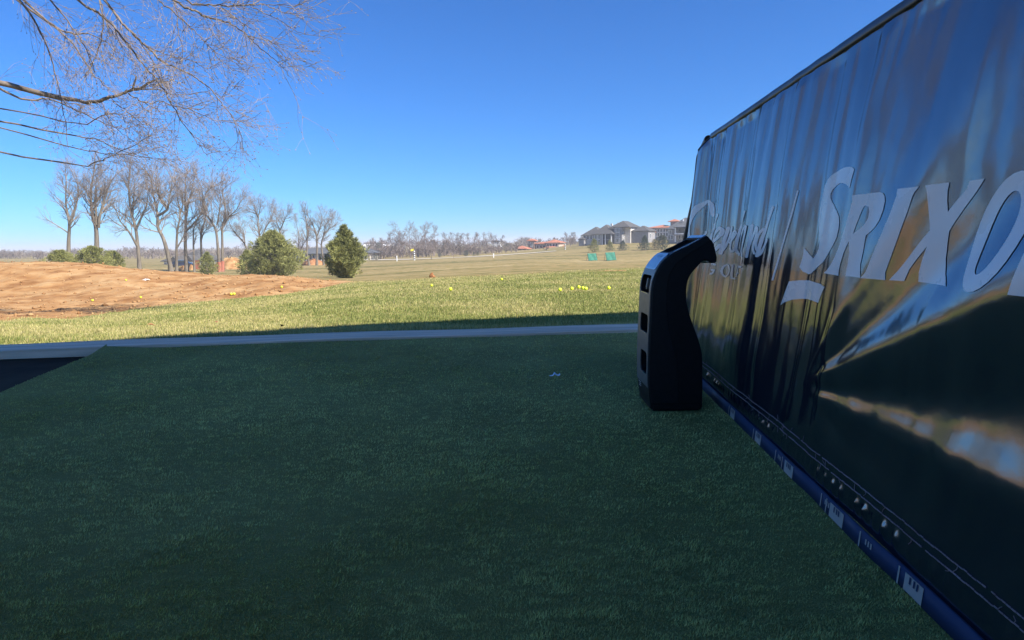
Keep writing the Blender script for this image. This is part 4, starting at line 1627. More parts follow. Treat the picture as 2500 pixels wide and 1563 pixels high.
grp = 'bare trees in front of the pavilion'
traced_tree('bare_tree', [[(480, 1080), (450, 600), (420, 420), (430, 290), (450, 180)], [(430, 300), (390, 240), (370, 150)], [(480, 600), (540, 450), (620, 330), (650, 220)]], c3, 118, 0.30,
            'bare tree with a curved trunk rising behind the big pine', 21, grp)
traced_tree('bare_tree', [[(740, 1080), (745, 650), (750, 500), (700, 400), (690, 280)], [(750, 500), (800, 380), (850, 260)]], c3, 122, 0.28,
            'dense bushy bare tree half hidden behind the right side of the big pine', 22, grp, crown_kids=(7, 8, 7))
traced_tree('bare_tree', [[(1180, 1000), (1140, 850), (1150, 650), (1150, 450), (1130, 320), (1110, 230)], [(1010, 960), (1050, 780), (1130, 650)]], c3, 132, 0.30,
            'dark bare tree with a leaning second stem left of the pavilion roof middle', 23, grp)
traced_tree('bare_tree', [[(1290, 990), (1295, 700), (1280, 520), (1220, 400), (1170, 300)], [(1290, 600), (1350, 440), (1360, 280)]], c3, 132, 0.30,
            'stout bare tree in front of the middle of the pavilion', 24, grp)
traced_tree('bare_tree', [[(1395, 990), (1350, 700), (1400, 560), (1420, 420), (1480, 330)], [(1400, 560), (1500, 450), (1540, 360)]], c3, 134, 0.27,
            'round crowned bare tree closest to the left of the solitary pine', 25, grp, crown_kids=(7, 8, 7))
traced_tree('bare_tree', [[(1010, 1000), (1020, 750), (1030, 560), (1000, 450), (980, 370)]], c3, 136, 0.18,
            'thin upright bare tree at the left end of the pavilion', 26, grp, limb=0.25)


def free_tree(name, px, py_base, py_top, Y, r0, label, seed, group, width=0.5, mats=None, kids=(7, 6, 5), stems=3, thin=0.012):
    b0 = P(px, py_base, Y)
    rs = np.random.default_rng(seed)
    st = [[(px, py_base), (px + rs.normal(0, 2), py_base * 0.75 + py_top * 0.25), (px + rs.normal(0, 3), py_base * 0.45 + py_top * 0.55), (px + rs.normal(0, 5), py_base * 0.15 + py_top * 0.85)]]
    hh = py_base - py_top
    for k in range(stems - 1):
        sgn = -1 if k % 2 else 1
        st.append([(px, py_base - hh * (0.22 + 0.1 * k)), (px + sgn * hh * width * 0.45, py_base - hh * 0.52), (px + sgn * hh * width * 0.72, py_base - hh * 0.85)])
    return traced_tree(name, st, lambda x, y: (x, y), Y, r0, label, seed, group, kids, 0.75, 0.42, False, 3, mats, thin, 0.12)


grp = 'bare trees beyond the pale path'
FT = (M['far_twig'], M['far_twig'])
for px, pb, pt, Y, w, lab, sd in (
        (1003, 634, 548, 205, 0.62, 'largest bare tree beyond the pale path, its wide crown above the rest', 40),
        (1035, 634, 556, 210, 0.45, 'bare tree tight against the right of the largest crown beyond the path', 41),
        (968, 634, 572, 205, 0.35, 'dark narrow bare tree left of the largest crown, behind the white post', 42),
        (1106, 629, 572, 215, 0.5, 'broad brown bare tree beyond the middle of the pale path', 43),
        (1140, 627, 573, 215, 0.55, 'dense round bare tree left of the pair of dark junipers', 44),
        (1180, 620, 572, 235, 0.4, 'pale slim bare tree standing left of the distant white house', 45),
        (1213, 618, 578, 230, 0.45, 'small bare tree right of the distant white house', 46),
        (1074, 630, 588, 200, 0.5, 'low purple brown bare thicket tree beyond the pale path', 47),
        (930, 634, 585, 215, 0.5, 'bushy bare tree between the pavilion and the white post', 48),
        (1332, 617, 596, 210, 0.6, 'small dark bare tree directly in front of the red roofed villa', 49),
        (1392, 603, 570, 240, 0.4, 'pale trunked bare tree between the red villa and the grey mansion', 50)):
    free_tree('bare_tree', px, pb, pt, Y, 0.20, lab, sd, grp, w, FT, (6, 5, 5) if Y < 222 else (6, 5, 4), 3, 0.028)

# far woodland: one mass of bare crowns along the ridge
def far_wood():
    rs = np.random.default_rng(99)
    V, Q, off = [], [], 0
    protos = []
    for k in range(6):
        b = Builder()
        b.add(np.array([[0, 0, -1.0], [0, 0, 2.5], [0.1, 0, 6.0]]), np.array([0.28, 0.22, 0.10]), 4)
        for j in range(11):
            f = 0.05 + 0.95 * j / 11
            d = rand_dir(rs)
            d[2] = abs(d[2]) * 0.9 + 0.35
            d /= np.linalg.norm(d)
            grow(b, rs, np.array([0, 0, 0.6 + 5.0 * f]), d, 3.4 * (1.15 - 0.5 * f), 0.13, 2, 3, 0.08, 0.25, 0.7, (9, 9, 9), 0.075)
        protos.append(b.arrays())
    spots = []
    for k in range(420):
        px = rs.uniform(-160, 1560)
        Y = rs.uniform(285, 480)
        if px < 900:
            top = 606 + rs.uniform(-7, 7) + (208 - px) * 0.012 + 4 * math.sin(px / 60.0)
        elif px < 1250:
            top = 590 + rs.uniform(-13, 8)
        else:
            top = 582 + rs.uniform(-12, 6)
        spots.append((px, Y, top))
    for k in range(330):                      # dense edge of the wood, left of the field
        px = rs.uniform(-160, 960)
        spots.append((px, rs.uniform(258, 300), 612 + rs.uniform(-7, 9) + (208 - px) * 0.012))
    for k in range(230):                      # scrub just behind the pale path
        px = rs.uniform(900, 1265)
        spots.append((px, rs.uniform(212, 262), np.interp(px, [900, 1000, 1150, 1265], [604, 602, 601, 606]) + rs.uniform(-9, 10)))
    for k in range(70):                       # scrub behind the villa
        px = rs.uniform(1240, 1430)
        spots.append((px, rs.uniform(285, 330), rs.uniform(584, 598)))
    for px, Y, top in spots:
        x = (px - CX) / F_PX * Y
        z = gz(x, Y)
        h = P(px, top, Y)[2] - z
        if h < 1.5:
            h = 1.5 + rs.random() * 2
        sc_ = min(h / 9.0, 2.2)
        pv, pq = protos[rs.integers(6)]
        a = rs.uniform(0, 6.28)
        wdt = sc_ * rs.uniform(1.1, 1.9)
        R_ = np.array([[math.cos(a) * wdt, -math.sin(a) * wdt, 0], [math.sin(a) * wdt, math.cos(a) * wdt, 0], [0, 0, sc_]])
        V.append(pv @ R_.T + np.array([x, Y, z]))
        Q.append(pq + off)
        off += len(pv)
    return np_mesh('far_woodland', np.concatenate(V), [np.concatenate(Q)])


o = link('far_woodland', far_wood(), M['far_twig'])
tag(o, 'grey brown winter woodland along the far ridge', 'woodland', kind='stuff')


# ---- pines and bushes
def conifer(name, px, py_base, py_top, width_px, Y, label, seed, group, shape='round', tint=(0.115, 0.135, 0.035), dark=(0.035, 0.052, 0.018), tufts=2600, spire=False):
    rs = np.random.default_rng(seed)
    b0 = P(px, py_base, Y)
    z0 = gz(b0[0], b0[1])
    ztop = P(px, py_top, Y)[2]
    H = ztop - z0
    Rm = width_px / 2 * Y / F_PX
    root = empty(name, (b0[0], b0[1], z0))
    tag(root, label, 'pine' if shape != 'bush' else 'bush', group)
    tr = Builder()
    tr.add(np.array([[0, 0, -0.2], [0.02 * H, 0, 0.3 * H], [0, 0.01 * H, 0.88 * H]]), np.array([0.035, 0.025, 0.006]) * H, 7)
    lum = rs.random((7, 3)) * 6

    def rad(f, a):
        if shape == 'round':
            base = np.interp(f, [0, 0.08, 0.3, 0.55, 0.8, 1.0], [0.28, 0.80, 1.0, 0.86, 0.48, 0.06])
        elif shape == 'cone':
            base = np.interp(f, [0, 0.07, 0.2, 0.5, 0.8, 1.0], [0.55, 0.95, 1.0, 0.66, 0.30, 0.03])
        else:
            base = np.interp(f, [0, 0.15, 0.5, 0.8, 1.0], [0.75, 1.0, 0.95, 0.65, 0.15])
        if spire:
            base = np.interp(f, [0, 0.1, 0.35, 0.6, 0.76, 0.86, 1.0], [0.18, 0.62, 1.0, 0.90, 0.52, 0.10, 0.01])
        n_ = 0.24 * np.sin(a * 3 + lum[0, 0] + f * 9) + 0.20 * np.sin(a * 5 + lum[1, 0] - f * 14) + 0.17 * np.sin(a * 9 + f * 27 + lum[2, 0]) + 0.14 * np.sin(a * 17 - f * 45 + lum[4, 1])
        return base * (1 + n_)
    # branches carrying the tufts
    V, C = [], []
    nb = 90
    for k in range(nb):
        f = rs.random() ** 0.9 * 0.93
        a = rs.random() * 6.28
        R = rad(f, a) * Rm
        p0 = np.array([0, 0, f * H * 0.9])
        p1 = np.array([math.cos(a) * R * 0.9, math.sin(a) * R * 0.9, f * H + R * 0.12])
        tr.add(np.array([p0, (p0 + p1) / 2 - np.array([0, 0, 0.02 * H]), p1]), np.array([0.008, 0.006, 0.002]) * H, 3)
    m = tufts
    f = rs.random(m) ** 0.85 * 0.985
    a = rs.random(m) * 2 * np.pi
    R = np.array([rad(ff, aa) for ff, aa in zip(f, a)]) * Rm
    q = np.sqrt(0.18 + 0.82 * rs.random(m))
    cx, cy = np.cos(a) * R * q, np.sin(a) * R * q
    cz = f * H + 0.02 * H * rs.normal(size=m)
    # leave gaps: drop tufts in pockets
    hol = np.sin(cx / Rm * 7 + lum[3, 0]) * np.sin(cy / Rm * 7 + lum[4, 0]) * np.sin(cz / H * 11 + lum[5, 0])
    keep = (hol > -0.12) | (q < 0.6)
    if spire:                                  # thin leaders with loose clumps above the crown
        ex_ = [(0.0, 1.0), (0.02, 0.965), (-0.02, 0.93), (0.10, 0.90), (-0.10, 0.87), (0.13, 0.85), (0.03, 0.90), (-0.05, 0.85)]
        for dx_, fz in ex_:
            nn_ = 22
            cx = np.concatenate([cx, dx_ * H + rs.normal(0, 0.012 * H, nn_)])
            cy = np.concatenate([cy, rs.normal(0, 0.02 * H, nn_)])
            cz = np.concatenate([cz, fz * H + rs.normal(0, 0.010 * H, nn_)])
            q = np.concatenate([q, np.ones(nn_)])
            a = np.concatenate([a, rs.random(nn_) * 6.28])
            keep = np.concatenate([keep, np.ones(nn_, bool)])
            tr.add(np.array([[0, 0, (fz - 0.22) * H], [dx_ * 0.6 * H, 0, (fz - 0.1) * H], [dx_ * H, 0, fz * H]]), np.array([0.006, 0.004, 0.002]) * H, 3)
    cx, cy, cz, q, a = cx[keep], cy[keep], cz[keep], q[keep], a[keep]
    m = len(cx)
    per = 7
    ln = (0.060 * H + 0.02) * (0.6 + 0.8 * rs.random(m))
    for j in range(per):
        d = rs.normal(size=(m, 3)) * 0.42
        d[:, 0] += np.cos(a) * 0.55
        d[:, 1] += np.sin(a) * 0.55
        d[:, 2] += 0.45
        d /= np.linalg.norm(d, axis=1)[:, None]
        sd = np.cross(d, rs.normal(size=(m, 3)))
        sd /= np.linalg.norm(sd, axis=1)[:, None] + 1e-9
        w = ln * 0.10
        c = np.stack([cx, cy, cz], -1) + rs.normal(size=(m, 3)) * (0.012 * H)
        tri = np.stack([c - sd * w[:, None], c + sd * w[:, None], c + d * ln[:, None]], 1)
        V.append(tri.reshape(-1, 3))
        mixv = np.clip(rs.random(m) * 0.7 + 0.35 * (np.sin(cx * 3 / Rm + cz * 5 / H + lum[6, 0]) * 0.5 + 0.5), 0, 1)[:, None]
        cc = np.array(dark) * (1 - mixv) + np.array(tint) * mixv
        C.append(np.repeat(cc, 3, 0))
    V = np.concatenate(V)
    C = np.concatenate(C)
    link('trunk', tr.mesh('trunk'), M['bark'], root)
    link('crown', np_mesh('crown', V, [np.arange(len(V)).reshape(-1, 3)], colors=C), M['needles'], root)
    return root


PG, PD = (0.36, 0.355, 0.115), (0.12, 0.13, 0.045)
conifer('pine', 672, 676, 567, 122, 62, 'big broad yellow green pine at the back of the clay mound', 60, 'pines beyond the clay', 'round', PG, PD, 5200)
conifer('pine', 845, 684, 556, 82, 44, 'solitary pine with a ragged spire at the narrow end of the clay', 61, 'pines beyond the clay', 'cone', PG, PD, 4600, True)
conifer('pine', 606, 664, 612, 44, 66, 'low pine touching the left flank of the big pine', 62, 'pines beyond the clay', 'round', PG, PD, 1400)
conifer('pine', 508, 661, 617, 40, 78, 'small round pine among the bare trunks behind the clay', 63, 'pines beyond the clay', 'round', PG, PD, 1500)
conifer('pine', 228, 655, 602, 84, 60, 'low bushy pine at the left behind the clay mound', 64, 'pines beyond the clay', 'bush', PG, PD, 3200)
conifer('pine', 278, 652, 614, 52, 63, 'smaller low pine to the right of the bushy left pine', 65, 'pines beyond the clay', 'bush', PG, PD, 1600)
conifer('pine', 150, 656, 612, 70, 58, 'low bushy pine at the far left edge behind the clay', 66, 'pines beyond the clay', 'bush', PG, PD, 3200)
gb = 'evergreens below the hillside houses'
SP_, SD_ = (0.12, 0.155, 0.105), (0.04, 0.06, 0.045)
conifer('evergreen', 1451, 613, 584, 27, 165, 'tall olive pine below the left end of the grey mansion', 70, gb, 'round', PG, PD, 900)
conifer('evergreen', 1489, 611, 586, 23, 168, 'slim olive pine in front of the dark screened porch', 71, gb, 'cone', PG, PD, 800)
conifer('evergreen', 1521, 609, 588, 27, 165, 'low blue green spruce below the mansion tower', 72, gb, 'cone', SP_, SD_, 900)
conifer('evergreen', 1574, 606, 576, 30, 162, 'blue green spruce with a pointed top below the garage wing', 73, gb, 'cone', SP_, SD_, 1000)
conifer('evergreen', 1617, 602, 575, 32, 162, 'dark round evergreen nearest to the tracking unit head', 74, gb, 'bush', (0.085, 0.105, 0.04), SD_, 1100)
conifer('evergreen', 1598, 604, 584, 18, 166, 'straw coloured shrub between the spruce and the dark round evergreen', 75, gb, 'bush', (0.26, 0.22, 0.09), (0.14, 0.11, 0.05), 500)
gj = 'dark junipers beyond the path'
conifer('evergreen', 1138, 627, 611, 15, 195, 'dark juniper left one of the group beyond the path', 76, gj, 'round', SP_, SD_, 500)
conifer('evergreen', 1157, 626, 616, 10, 190, 'tiny dark juniper in the middle of the group beyond the path', 77, gj, 'cone', SP_, SD_, 350)
conifer('evergreen', 1166, 626, 614, 12, 190, 'dark pointed juniper right one of the group beyond the path', 78, gj, 'cone', SP_, SD_, 400)
conifer('evergreen', 1083, 606, 593, 14, 300, 'dark pointed evergreen high among the far bare crowns', 79, gj, 'cone', SP_, SD_, 400)
conifer('evergreen', 1074, 628, 619, 9, 195, 'bluish low evergreen below the thicket beyond the path', 80, gj, 'bush', SP_, SD_, 300)
conifer('evergreen', 918, 634, 623, 14, 190, 'bluish low evergreen at the right end of the pavilion', 81, gj, 'bush', SP_, SD_, 350)
conifer('evergreen', 925, 606, 592, 24, 300, 'dark evergreen clump in front of the long white barn', 82, gj, 'bush', SP_, SD_, 500)
conifer('evergreen', 1240, 610, 596, 28, 262, 'dark evergreen clump left of the red villa', 83, gj, 'bush', (0.08, 0.09, 0.05), SD_, 500)

# ------------------------------------------------------------------ the near tree whose bare boughs hang in from the left
def near_tree():
    rs = np.random.default_rng(5)
    base = np.array([-9.6, 8.6, 0.0])
    base[2] = gz(base[0], base[1])
    root = empty('bare_tree', base)
    tag(root, 'near bare tree whose thin drooping boughs hang across the upper left sky', 'tree')
    tr, lb, tw = Builder(), Builder(), Builder()
    trunk = np.array([[0, 0, -0.2], [0.05, 0.02, 1.0], [0.12, 0.0, 2.4], [0.05, -0.1, 4.0], [0.2, 0.0, 6.0], [0.1, 0.1, 8.4]])
    tr.add(trunk, np.array([0.34, 0.25, 0.21, 0.17, 0.12, 0.05]), 12)
    a1 = lambda x, y: (200 + x / 3.6, y / 3.6)
    boughs = [  # path in view, distance, start height on the trunk, radius
        ([(30, 905), (130, 895), (250, 855), (330, 830), (430, 795), (520, 765), (640, 705)], 8.3, 3.0, 0.024, 0.012),
        ([(430, 800), (520, 785), (640, 785), (800, 835), (960, 830), (1120, 800)], 8.2, None, 0.011, 0.003),
        ([(30, 60), (120, 95), (210, 160), (300, 260), (400, 390), (500, 510), (560, 600), (640, 680), (720, 790), (790, 920), (860, 1040), (960, 1170), (1040, 1290), (1110, 1380)], 7.6, 6.4, 0.020, 0.003),
        ([(180, -20), (270, 95), (360, 215), (440, 290), (520, 370), (600, 440), (660, 500), (760, 570), (900, 625), (1010, 690), (1120, 770), (1230, 900), (1320, 1020), (1390, 1140), (1420, 1330)], 7.9, 6.9, 0.022, 0.003),
        ([(440, 300), (560, 420), (640, 600), (700, 740)], 7.9, None, 0.010, 0.004),
        ([(560, 420), (720, 470), (860, 520), (960, 520), (1080, 600), (1150, 605), (1210, 575)], 7.8, None, 0.008, 0.002),
        ([(790, -10), (900, 60), (1030, 110), (1120, 170), (1230, 180), (1350, 240), (1450, 310), (1540, 400), (1640, 480), (1740, 560), (1850, 690)], 7.2, 8.0, 0.018, 0.002),
        ([(850, -20), (1000, 45), (1160, 50), (1330, 55), (1480, 50), (1560, 5)], 7.0, 7.6, 0.014, 0.005),
        ([(1480, 50), (1620, 40), (1760, 45), (1900, 50), (2000, 5)], 7.0, None, 0.007, 0.003),
        ([(1230, 70), (1330, 150), (1450, 230), (1600, 330), (1750, 420), (1900, 540)], 7.1, None, 0.008, 0.002),
        ([(1500, 70), (1640, 130), (1780, 200), (1900, 290), (1990, 300)], 7.1, None, 0.007, 0.002),
        ([(1640, 60), (1780, 110), (1920, 140), (2040, 160)], 7.0, None, 0.006, 0.002),
        ([(640, -20), (760, 70), (860, 150), (960, 250), (1060, 340), (1150, 450), (1200, 520)], 7.4, 7.4, 0.011, 0.002),
        ([(820, -10), (840, 200), (880, 400), (880, 560), (910, 700)], 7.5, 8.1, 0.008, 0.002),
        ([(410, 820), (480, 870), (570, 910), (700, 890), (800, 930), (930, 960), (1040, 1000), (1180, 1070), (1320, 1050), (1440, 1080), (1570, 990)], 8.3, None, 0.011, 0.002),
        ([(1020, 970), (1120, 920), (1230, 860), (1340, 780), (1420, 705)], 8.3, None, 0.005, 0.002),
        ([(160, -20), (165, 80), (230, 220), (300, 330), (400, 480), (470, 560)], 8.2, 7.2, 0.010, 0.003),
        ([(190, -20), (185, 300), (150, 440), (90, 560), (30, 660)], 8.8, 7.0, 0.012, 0.006),
        ([(30, 1470), (150, 1420), (260, 1370), (400, 1310), (520, 1240), (640, 1180)], 8.6, 2.4, 0.012, 0.003),
        ([(30, 1210), (130, 1220), (240, 1270), (380, 1340), (560, 1380), (760, 1400), (940, 1430)], 8.8, 3.2, 0.012, 0.002),
        ([(30, 1330), (200, 1350), (420, 1360), (600, 1400), (800, 1410), (930, 1510)], 9.0, 2.8, 0.010, 0.002),
        ([(170, 900), (220, 1010), (280, 1110), (360, 1170), (460, 1250), (560, 1320)], 8.4, None, 0.008, 0.002),
        ([(30, 1110), (120, 1040), (230, 1000), (380, 1010), (560, 1040), (750, 1050)], 8.7, 3.1, 0.010, 0.002),
        ([(270, 890), (380, 960), (500, 1060), (600, 1180), (650, 1310)], 8.4, None, 0.008, 0.002),
        ([(560, 910), (700, 980), (760, 1090), (810, 1200)], 8.2, None, 0.006, 0.002),
        ([(-150, 300), (-40, 430), (60, 600), (140, 700), (240, 790)], 8.8, 5.0, 0.016, 0.005),
        ([(-400, 120), (-200, 260), (-60, 300), (60, 290), (200, 360), (330, 480), (420, 520)], 8.6, 5.6, 0.018, 0.003),
        ([(-500, 900), (-300, 860), (-120, 930), (30, 1010), (200, 1090), (400, 1150)], 9.2, 3.6, 0.020, 0.003),
        ([(-560, -20), (-420, 160), (-300, 420), (-220, 700), (-160, 1000), (-120, 1300)], 8.2, 6.8, 0.018, 0.003),
        ([(-300, -20), (-160, 140), (-20, 330), (60, 480), (110, 640)], 7.9, 7.2, 0.014, 0.003)]
    paths = []
    for pts, Y, hz, r0, r1 in boughs:
        q = np.array([P(*a1(*p), Y + 0.10 * math.sin(k * 1.3 + r0 * 900)) for k, p in enumerate(pts)])
        if hz is not None:
            s0 = base + np.array([np.interp(hz, trunk[:, 2], trunk[:, 0]), np.interp(hz, trunk[:, 2], trunk[:, 1]), hz])
            e0 = q[0]
            md = (s0 + e0) / 2 + np.array([0, 0, 0.45]) + rs.normal(0, 0.25, 3)
            q = np.concatenate([[s0, s0 * 0.5 + md * 0.5, md, md * 0.5 + e0 * 0.5], q])
        tt = np.linspace(0, len(q) - 1, (len(q) - 1) * 4 + 1)
        qs = np.stack([np.interp(tt, np.arange(len(q)), q[:, a]) for a in range(3)], -1)
        for _ in range(2):
            qs[1:-1] = 0.25 * qs[:-2] + 0.5 * qs[1:-1] + 0.25 * qs[2:]
        qs[1:-1] += rs.normal(0, 0.006, (len(qs) - 2, 3))
        r0, r1 = (r0 * 0.72, r1) if r0 < 0.0235 else (r0, r1)
        rr = np.linspace(r0 * (2.0 if hz is not None else 1.0), r1, len(qs))
        if hz is not None:
            rr[4 * 4:] = np.linspace(r0, r1, len(qs) - 16)
        lb.add(qs - base, rr, 6)
        paths.append((qs, r0, hz is not None))
    # the sawn stub on the lowest bough
    a_, b_ = P(*a1(445, 790), 8.28), P(*a1(478, 675), 8.26)
    lb.add(np.array([a_ - base, (a_ + b_) / 2 - base, b_ - base]), np.array([0.014, 0.011, 0.010]), 7)

    def twig(p, d, ln, r, lvl):
        n = 4
        pts = [p]
        dd = d.copy()
        for i in range(n):
            dd = dd + rand_dir(rs) * 0.15 + np.array([0.06, 0, -0.06])
            dd /= np.linalg.norm(dd)
            pts.append(pts[-1] + dd * ln / n)
        pts = np.array(pts)
        tw.add(pts - base, np.linspace(r, 0.0011, n + 1), 3)
        if rs.random() < 0.7:                    # bud at the tip
            t_ = pts[-1] - pts[-2]
            t_ /= np.linalg.norm(t_)
            tw.add(np.array([pts[-1], pts[-1] + t_ * 0.008, pts[-1] + t_ * 0.02]) - base, np.array([0.0018, 0.0060, 0.0010]), 4)
        if lvl < 2:
            for k in range(rs.integers(2, 5) if lvl == 0 else rs.integers(1, 4)):
                i = rs.integers(1, n + 1)
                t_ = pts[i] - pts[i - 1]
                t_ /= np.linalg.norm(t_)
                s = rand_dir(rs)
                s -= t_ * (s @ t_)
                s /= np.linalg.norm(s)
                a = 0.5 + 0.4 * rs.random()
                twig(pts[i], t_ * math.cos(a) + s * math.sin(a), ln * (0.45 + 0.3 * rs.random()), r * 0.7, lvl + 1)
    for qs, r0, long_ in paths:
        st = 14 if long_ else 2
        L = np.linalg.norm(np.diff(qs[st:], axis=0), axis=1).sum()
        cnt = int(L * 9.5)
        for k in range(cnt):
            i = rs.integers(st, len(qs) - 1)
            t_ = qs[i + 1] - qs[i]
            t_ /= np.linalg.norm(t_)
            s = rand_dir(rs)
            s[1] *= 0.8
            s -= t_ * (s @ t_)
            s /= np.linalg.norm(s)
            a = 0.45 + 0.5 * rs.random()
            twig(qs[i], t_ * math.cos(a) + s * math.sin(a), 0.22 + 0.38 * rs.random(), 0.0036, 0)
    link('trunk', tr.mesh('trunk'), M['near_bark'], root)
    link('bough', lb.mesh('bough'), M['near_bark'], root)['label'] = 'dark drooping boughs, one with a sawn stub'
    link('crown', tw.mesh('crown'), M['near_twig'], root)['label'] = 'fine reddish brown twigs with buds'


near_tree()

# ------------------------------------------------------------------ houses
YAW = math.radians(-30)


def hip_roof(name, x0, x1, y0, y1, ze, zr, oh, mat, par, gable=False, ridge_along=None):
    x0, x1, y0, y1 = x0 - oh, x1 + oh, y0 - oh, y1 + oh
    w, d = x1 - x0, y1 - y0
    bm = bmesh.new()
    b_ = [bm.verts.new(p) for p in ((x0, y0, ze), (x1, y0, ze), (x1, y1, ze), (x0, y1, ze))]
    t_ = [bm.verts.new((v.co.x, v.co.y, ze + 0.18)) for v in b_]
    if (ridge_along or ('x' if w >= d else 'y')) == 'x':
        ins = 0.02 if gable else min(d / 2, w / 2 - 0.02)
        r = [bm.verts.new((x0 + ins, (y0 + y1) / 2, zr)), bm.verts.new((x1 - ins, (y0 + y1) / 2, zr))]
        fs = [(t_[0], t_[1], r[1], r[0]), (t_[1], t_[2], r[1]), (t_[2], t_[3], r[0], r[1]), (t_[3], t_[0], r[0])]
    else:
        ins = 0.02 if gable else min(w / 2, d / 2 - 0.02)
        r = [bm.verts.new(((x0 + x1) / 2, y0 + ins, zr)), bm.verts.new(((x0 + x1) / 2, y1 - ins, zr))]
        fs = [(t_[0], t_[1], r[0]), (t_[1], t_[2], r[1], r[0]), (t_[2], t_[3], r[1]), (t_[3], t_[0], r[0], r[1])]
    bm.faces.new(b_[::-1])
    for i in range(4):
        bm.faces.new((b_[i], b_[(i + 1) % 4], t_[(i + 1) % 4], t_[i]))
    for f in fs:
        bm.faces.new(f)
    bmesh.ops.recalc_face_normals(bm, faces=bm.faces[:])
    return bm_obj(name, bm, mat, par)


def window(par, face, a, z, w, h, at, trim, glass, mull=1):
    """window on a wall: face 'front' (plane y=at) or 'right' (plane x=at); a = centre along the wall"""
    def bx(a0, a1, z0, z1, d0, d1):
        if face == 'front':
            return (a0, a1, at - d1, at - d0, z0, z1)
        return (at + d0, at + d1, a0, a1, z0, z1)
    bm = bmesh.new()
    t = 0.10
    bm_box(bm, *bx(a - w / 2 - t, a + w / 2 + t, z + h / 2, z + h / 2 + t, 0.002, 0.07))
    bm_box(bm, *bx(a - w / 2 - t, a + w / 2 + t, z - h / 2 - t, z - h / 2, 0.002, 0.09))
    for k in range(mull + 1):
        c = a - w / 2 - t / 2 + (w + t) * k / mull
        bm_box(bm, *bx(c - t / 2, c + t / 2, z - h / 2 + 0.001, z + h / 2 - 0.001, 0.002, 0.065))
    fr = bm_obj('window', bm, trim, par)
    bm = bmesh.new()
    bm_box(bm, *bx(a - w / 2, a + w / 2, z - h / 2, z + h / 2, 0.003, 0.03))
    bm_obj('pane', bm, glass, fr)
    return fr


def wall(par, x0, x1, y0, y1, z1, mat, z0=-1.2):
    return box_obj('wall', (x0, x1, y0, y1, z0, z1), mat, par)


def house_root(name, px, py, Y, label, yaw=YAW):
    b0 = P(px, py, Y)
    r_ = empty(name, (b0[0], b0[1], b0[2]), yaw)
    tag(r_, label, 'house', 'houses around the range')
    return r_, Y / F_PX


W, GR, CR, GL = M['white_paint'], M['stone_grey'], M['stone_cream'], M['dark_glass']
# --- grey stone mansion on the hill
r_, k = house_root('mansion', 1500, 597, 232, 'large grey stone mansion with many hipped slate roofs on the hillside')
kx = k / 0.95
X = lambda px: (px - 1500) * kx
Z = lambda py: (597 - py) * k
wall(r_, X(1424), X(1470), -1.0, 8.0, Z(575), CR)
hip_roof('roof', X(1424), X(1470), -1.0, 8.0, Z(575), Z(553), 0.6, M['shingle'], r_)
wall(r_, X(1419), X(1432), -3.0, -1.1, Z(584), GR)
hip_roof('roof', X(1419), X(1432), -3.0, -1.1, Z(584), Z(577), 0.3, M['shingle'], r_)
for px in (1429, 1437, 1445, 1452):
    window(r_, 'front', X(px), Z(578.8), 0.7, 1.3, -1.0, W, GL)
wall(r_, X(1461), X(1482), -5.0, 4.0, Z(572.5), GR)
box_obj('porch_screen', (X(1482) + 0.02, X(1505), -4.4, 3.8, -1.0, Z(572.5) - 0.01), M['screen_and_shade'], r_)
for px in (1482.5, 1490, 1504):
    box_obj('porch_post', (X(px) - 0.13, X(px) + 0.13, -5.0, -4.74, -1.0, Z(572.5) - 0.012), W, r_)
box_obj('porch_deck', (X(1482.8), X(1503.8), -4.9, -4.42, Z(586), Z(584.6)), GR, r_)
hip_roof('roof', X(1461), X(1506), -5.0, 4.0, Z(572.5), Z(549), 0.6, M['shingle'], r_)
for px in (1468, 1474):
    window(r_, 'front', X(px), Z(578), 1.0, 1.5, -5.0, W, GL, 2)
    window(r_, 'front', X(px), Z(590.5), 1.0, 1.6, -5.0, W, GL, 2)
wall(r_, X(1507), X(1526), -3.5, 3.0, Z(557.2), GR)
hip_roof('roof', X(1500), X(1541), -3.2, 8.5, Z(557), Z(541), 0.5, M['shingle'], r_)
for zc in (563, 574, 587):
    window(r_, 'front', X(1516), Z(zc), 1.5, 1.35, -3.5, W, GL, 3)
    window(r_, 'right', -1.5, Z(zc), 0.9, 1.35, X(1526), W, GL)
wall(r_, X(1526) + 0.02, X(1540), -0.6, 7.6, Z(557.3), CR)  # cream puts the sunlight on the grey mansion's right side into the colour
wall(r_, X(1542), X(1579), 0.4, 8.4, Z(567), GR)
hip_roof('roof', X(1542), X(1579), 0.4, 8.4, Z(567), Z(553.5), 0.5, M['shingle'], r_)
window(r_, 'right', 3.0, Z(578), 1.0, 1.4, X(1579), W, GL)
box_obj('chimney', (X(1488), X(1488) + 0.6, 1.0, 1.7, Z(552), Z(546.5)), CR, r_)
box_obj('chimney', (X(1501.5), X(1501.5) + 0.5, 2.2, 2.8, Z(550), Z(544.5)), CR, r_)
